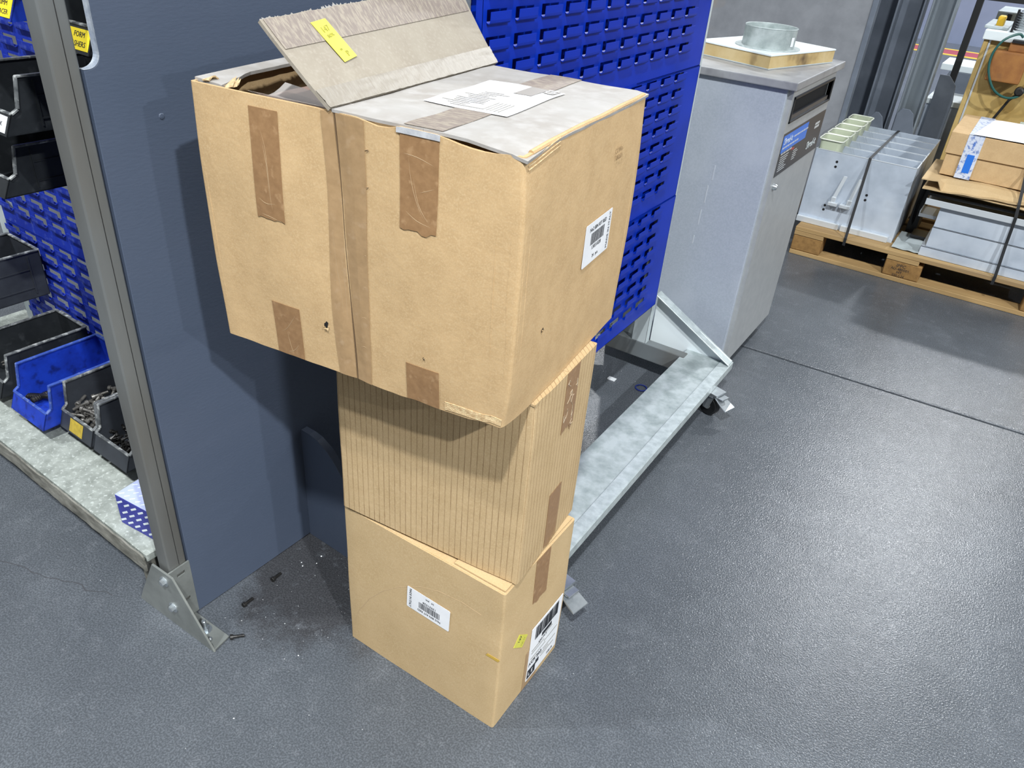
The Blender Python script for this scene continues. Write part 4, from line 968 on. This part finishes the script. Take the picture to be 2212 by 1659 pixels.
b = B(); b.box((-.30, 4.29, .1465), (-.255, 4.5, .42)); b.tube([(-.28, 4.3, .17), (-.285, 4.28, .3), (-.27, 4.3, .42)], .008, 6); solo(b, 'black_hose_bundle', m_black, 'black tubing squeezed between aluminium trays and metal stack', 'tubing', (-.28, 4.3, .1465))
def cs_(u, v): x, y = -.272 + .70 * u, 3.985 + .45 * v; return (x, y, .452 + .02 * math.sin(u * 2.6) + .012 * noise.noise(Vector((x * 9, y * 5, 0))) - .02 * (v < .02) * 0)
solo(B().sheet(cs_, 24, 10, .005), 'cardboard_sheet', m_card3, 'lower torn cardboard sheet under the carton on the pallet', 'cardboard', (0, 4.2, .42))
def cs2(u, v): x, y = -.288 + .72 * u, 3.99 + .45 * v; return (x, y, .488 + .012 * math.sin(u * 3.1 + .4) - .045 * max(0, .12 - v) / .12 * (u > .12) + .006 * noise.noise(Vector((x * 9, y * 5, 4))))
solo(B().sheet(cs2, 30, 12, .005), 'cardboard_sheet', m_card3, 'upper bent cardboard sheet directly beneath the carton on the pallet', 'cardboard', (0, 4.2, .45))
b = B(); b.box((-.24, 4.02, .418), (.42, 4.45, .43)); solo(b, 'dark_packing_board', m_black, 'dark board between the metal rail and cardboard sheets', 'board', (.1, 4.2, .418))
t = thing('carton', 'brown carton with blue and white tape on the pallet load', 'box', (.09, 4.34, .503))
B().box((-.235, 4.10, .503), (.42, 4.58, .600)).part('base', m_card, t, bev=.002, seg=1)
B().box((-.243, 4.092, .600), (.425, 4.588, .695)).part('lid', m_card, t, bev=.002, seg=1)
tp_ = B(); tp_.box((-.170, 4.0905, .503), (-.105, 4.092, .697)); tp_.box((-.170, 4.0905, .695), (-.105, 4.587, .6965)); tape = tp_.part('printed_tape', mat('tape_white_print', 'c9d0de', '6f86b8', ns=60, rough=.4, lo=.5, hi=.62), t, label='white tape with blue print')
B().box((-.148, 4.0898, .53), (-.118, 4.0904, .612)).part('blue_print', m_blueink, tape)
text('TIMBER', .012, m_blueink, tape, Vector((-.137, 4.0896, .65)) - ROOT[t.name], FX, spin=PI / 2)
def pp(u, v): x, y = -.155 + .5 * u + .05 * v, 4.088 + .42 * v; return (x, y, .703 + .004 * noise.noise(Vector((x * 8, y * 8, 0))) + .006 * math.sin(u * 3) * v)
solo(B().sheet(pp, 14, 12, .001), 'paper_sheet', m_white, 'white printed sheet lying on top of the pallet carton', 'paper', (.1, 4.3, .6975))
b = B(); 
def bag(u, v): x, y = .0 + .25 * u, 4.47 + .11 * v; return (x, y, .705 + .018 * math.sin(PI * u) * math.sin(PI * v) + .006 * noise.noise(Vector((x * 30, y * 30, 0))))
solo(B().sheet(bag, 14, 10, .002), 'clear_parts_bag', mat('bag_film', 'b9c4bd', '87938a', ns=40, rough=.25), 'clear bag of small green parts at the back of the carton', 'bag', (.12, 4.52, .7))
def rag(u, v): x, y = -.312 + .125 * u, 3.985 + .27 * v; return (x, y, .1545 + .008 * noise.noise(Vector((x * 25, y * 12, 2))) + (.012 * (u > .4) * (v > .45)))
solo(B().sheet(rag, 12, 12, .003), 'white_rag', m_wht, 'folded pale cloth on the pallet edge between trays and metal stack', 'cloth', (-.25, 4.1, .146))
b = B(); b.box((-.262, 4.13, .174), (-.185, 4.24, .188)); solo(b, 'black_pad', m_black, 'small black pad lying on the folded pale cloth', 'pad', (-.22, 4.2, .174), bev=.003)
strap('packing_strap', [(.147, 3.945, .11), (.147, 3.944, .15), (.135, 3.966, .30), (.128, 3.969, .418), (.12, 3.978, .47), (.10, 4.085, .58), (.09, 4.086, .71), (.09, 4.44, .718)], .013, 'black strap tied over the carton and metal stack')

# ------------------------------------------------------------------ yellowed machine behind the pallet
t = thing('yellowed_machine', 'yellowed machine housing with orange cover behind the pallet', 'machine', (.2, 5.05, 0))
B().box((-.30, 5.0, 0), (.9, 5.6, 1.0)).part('housing', m_yellow, t, bev=.004)
MY = 5.0
def my(x, z): # keep the drawn outline when moving from y=4.6 to MY
    return x, z
B().box((-.306, 4.985, .02), (-.283, 5.0, 1.0)).part('corner_post', m_yellow, t, bev=.002, seg=1)
B().box((-.281, 4.99, .02), (-.272, 5.0, 1.0)).part('edge_trim', m_alue, t)
B().box((-.315, 4.97, 1.0), (.9, 5.62, 1.045)).part('top_plate', m_whtpl, t, bev=.004)
cv = B().box((-.235, 4.90, .82), (-.075, 5.0, .965)).part('orange_cover', m_orange, t, bev=.008, seg=3)
B().box((-.18, 4.93, .965), (-.105, 5.0, 1.005)).part('cover_neck', m_orange, cv, bev=.004)
B().box((-.175, 4.92, 1.005), (-.1, 5.0, 1.02)).part('cover_gland', m_black, cv, bev=.002)
b = B(); b.lathe([(.022, 0), (.022, .05), (.015, .055)], c=(-.06, 4.945, .79), n=14, mtx=FX); b.part('dark_fitting', m_bolt, t, smooth=True)
pts = [(-.135, 4.93, 1.035), (-.16, 4.92, 1.048), (-.215, 4.90, 1.012), (-.24, 4.89, .94), (-.225, 4.885, .86), (-.175, 4.885, .785), (-.11, 4.89, .755), (-.055, 4.90, .77), (-.03, 4.92, .82)]
def smoothp(p, n=5):
    p = [Vector(q) for q in p]; out = []
    for i in range(len(p) - 1):
        a, b_, c, d = p[max(i - 1, 0)], p[i], p[i + 1], p[min(i + 2, len(p) - 1)]
        for k in range(n): s_ = k / n; out.append(.5 * ((2 * b_) + (c - a) * s_ + (2 * a - 5 * b_ + 4 * c - d) * s_ * s_ + (3 * b_ - a - 3 * c + d) * s_ ** 3))
    return out + [p[-1]]
B().tube(smoothp(pts), .006, 8).part('green_hose', m_green, t, smooth=True)
B().tube([(-.14, 4.96, .60), (-.09, 4.93, .74), (.02, 4.93, .88), (.1, 4.93, .95)], .007, 8).part('black_cable', m_strap, t, smooth=True)
b = B()
for k in range(8):
    z = 1.058 + k * .011; b.tube(smoothp([(-.19, 5.03, z), (-.19, 5.2, z), (-.1, 5.28, z), (0.05, 5.2, z), (.05, 5.03, z), (-.05, 4.99, z), (-.16, 4.99, z), (-.19, 5.03, z)], 5), .0048, 6)
b.part('coil', m_zincb, t, smooth=True)
B().box((-.205, 5.0, 1.045), (-.195, 5.05, 1.15)).part('coil_clip', m_black, t)
B().box((-.285, 5.1, 1.045), (-.25, 5.2, 1.105)).part('yellow_knob', mat('knob_yellow', 'e0b52a', rough=.5), t, bev=.01, seg=3)
B().box((-.33, 5.05, 1.046), (-.22, 5.5, 1.06)).part('pale_tray', m_wht, t, bev=.003)

# ------------------------------------------------------------------ steel sections and boards at the back
t = thing('grey_board', 'large stained grey board standing behind the cabinet', 'board', (-1.3, 4.62, 0))
B().box((-1.72, 4.62, 0), (-.83, 4.66, 2.2)).part('sheet', m_slab, t, bev=.003)
B().box((-.83, 4.615, 0), (-.802, 4.67, 2.2)).part('edge_strip', m_beam, t, bev=.003)
def channel(x0, x1, y, label, m, plate=None, depth=.11, zt=2.2):
    t = thing('steel_channel', label, 'steel section', ((x0 + x1) / 2, y, 0), 0, 'steel sections standing at the back')
    B().box((x0, y + depth - .008, .012), (x1, y + depth, zt)).part('web', m, t, bev=.002, seg=1)
    for x in (x0, x1 - .01): B().box((x, y, .012), (x + .01, y + depth, zt)).part('flange', m, t, bev=.002, seg=1)
    B().box((x0 - .008, y - .01, 0), (x1 + .008, y + depth + .02, .012)).part('base_plate', m, t)
    if plate:
        (pa, pb, pz, py) = plate
        B().prism([(pa, py, .013), (pb, py, .013), (pb, py, pz * .8), (pb - .03, py, pz - .02), (pb - .055, py, pz), (pa + .02, py, pz), (pa, py, pz - .03)], (0, .01, 0)).part('gusset_plate', m_beam, t, bev=.002, seg=1)
channel(-.78, -.64, 5.04, 'dark grey steel channel right beside the grey board', m_beam, (-.735, -.64, .555, 5.0))
channel(-.962, -.80, 5.3, 'dark grey steel channel behind the edge of the grey board', m_beam)
channel(-.605, -.485, 5.0, 'light bare steel channel, rightmost of the standing sections', m_beaml, (-.600, -.485, .60, 4.988))
b = B(); b.prism([(-.47, 5.2, 0), (-.36, 5.2, 0), (-.36, 5.2, .64), (-.375, 5.2, .73), (-.42, 5.2, .775), (-.47, 5.2, .775)], (0, .012, 0))
solo(b, 'steel_plate', m_beam, 'dark plate with clipped corner standing right of the light channel', 'steel plate', (-.42, 5.2, 0), bev=.002, seg=1)
t = thing('machine_bed', 'low pale machine block beyond the standing steel sections', 'machine', (-.40, 5.45, 0))
B().box((-.50, 5.3, 0), (-.32, 5.6, .60)).part('body', m_alu, t, bev=.004); B().box((-.51, 5.29, .60), (-.315, 5.62, .63)).part('top', m_whtpl, t, bev=.004)
# dark frame far right
t = thing('black_steel_frame', 'black welded frame at top right behind the yellowed machine', 'frame', (.2, 6.2, 0))
B().box((-.485, 6.0, .0), (-.445, 6.04, 1.16)).part('post', m_strap, t, bev=.002); B().box((-.485, 6.0, 1.12), (1.0, 6.04, 1.17)).part('beam', m_strap, t, bev=.002); B().box((.6, 6.0, .0), (.64, 6.04, 1.12)).part('post', m_strap, t, bev=.002)
t = thing('grey_equipment', 'grey equipment box seen under the black frame', 'equipment', (0, 6.4, 0))
B().box((-.36, 6.2, 0), (.6, 6.7, 1.06)).part('body', m_wht, t, bev=.005)
for x in (-.30, -.18, -.05): B().box((x, 6.18, .9), (x + .025, 6.2, 1.05)).part('fin', m_black, t, bev=.002)
t = thing('floor_vacuum', 'dark wedge-shaped machine foot on the far floor', 'machine', (-.62, 8.2, 0))
B().prism([(-.80, 8.0, 0), (-.42, 8.0, 0), (-.42, 8.0, .45), (-.66, 8.0, .45)], (0, .5, 0)).part('body', m_beam, t, bev=.005)
B().box((-.74, 8.01, .45), (-.40, 8.49, .5)).part('top', m_whtpl, t, bev=.005)

# ------------------------------------------------------------------ small things under the trolley
b = B(); b.lathe([(.020 + .0025 * math.cos(a), .003 + .0025 * math.sin(a)) for a in [2 * PI * k / 8 for k in range(8)]], c=(-.80, 2.24, 0), n=24, close=True)
solo(b, 'blue_ring', mat('blue_rubber', '1b2f7a', rough=.5), 'small dark blue ring on the floor under the trolley tray', 'ring', (-.80, 2.24, 0), smooth=True)
b = B(); b.box((-.925, 2.215, .0005), (-.895, 2.235, .006)); solo(b, 'clear_plastic_scrap', mat('clear_scrap', 'd9dde0', rough=.15), 'clear plastic scrap on the floor under the trolley', 'scrap', (-.91, 2.225, .0005), bev=.002)
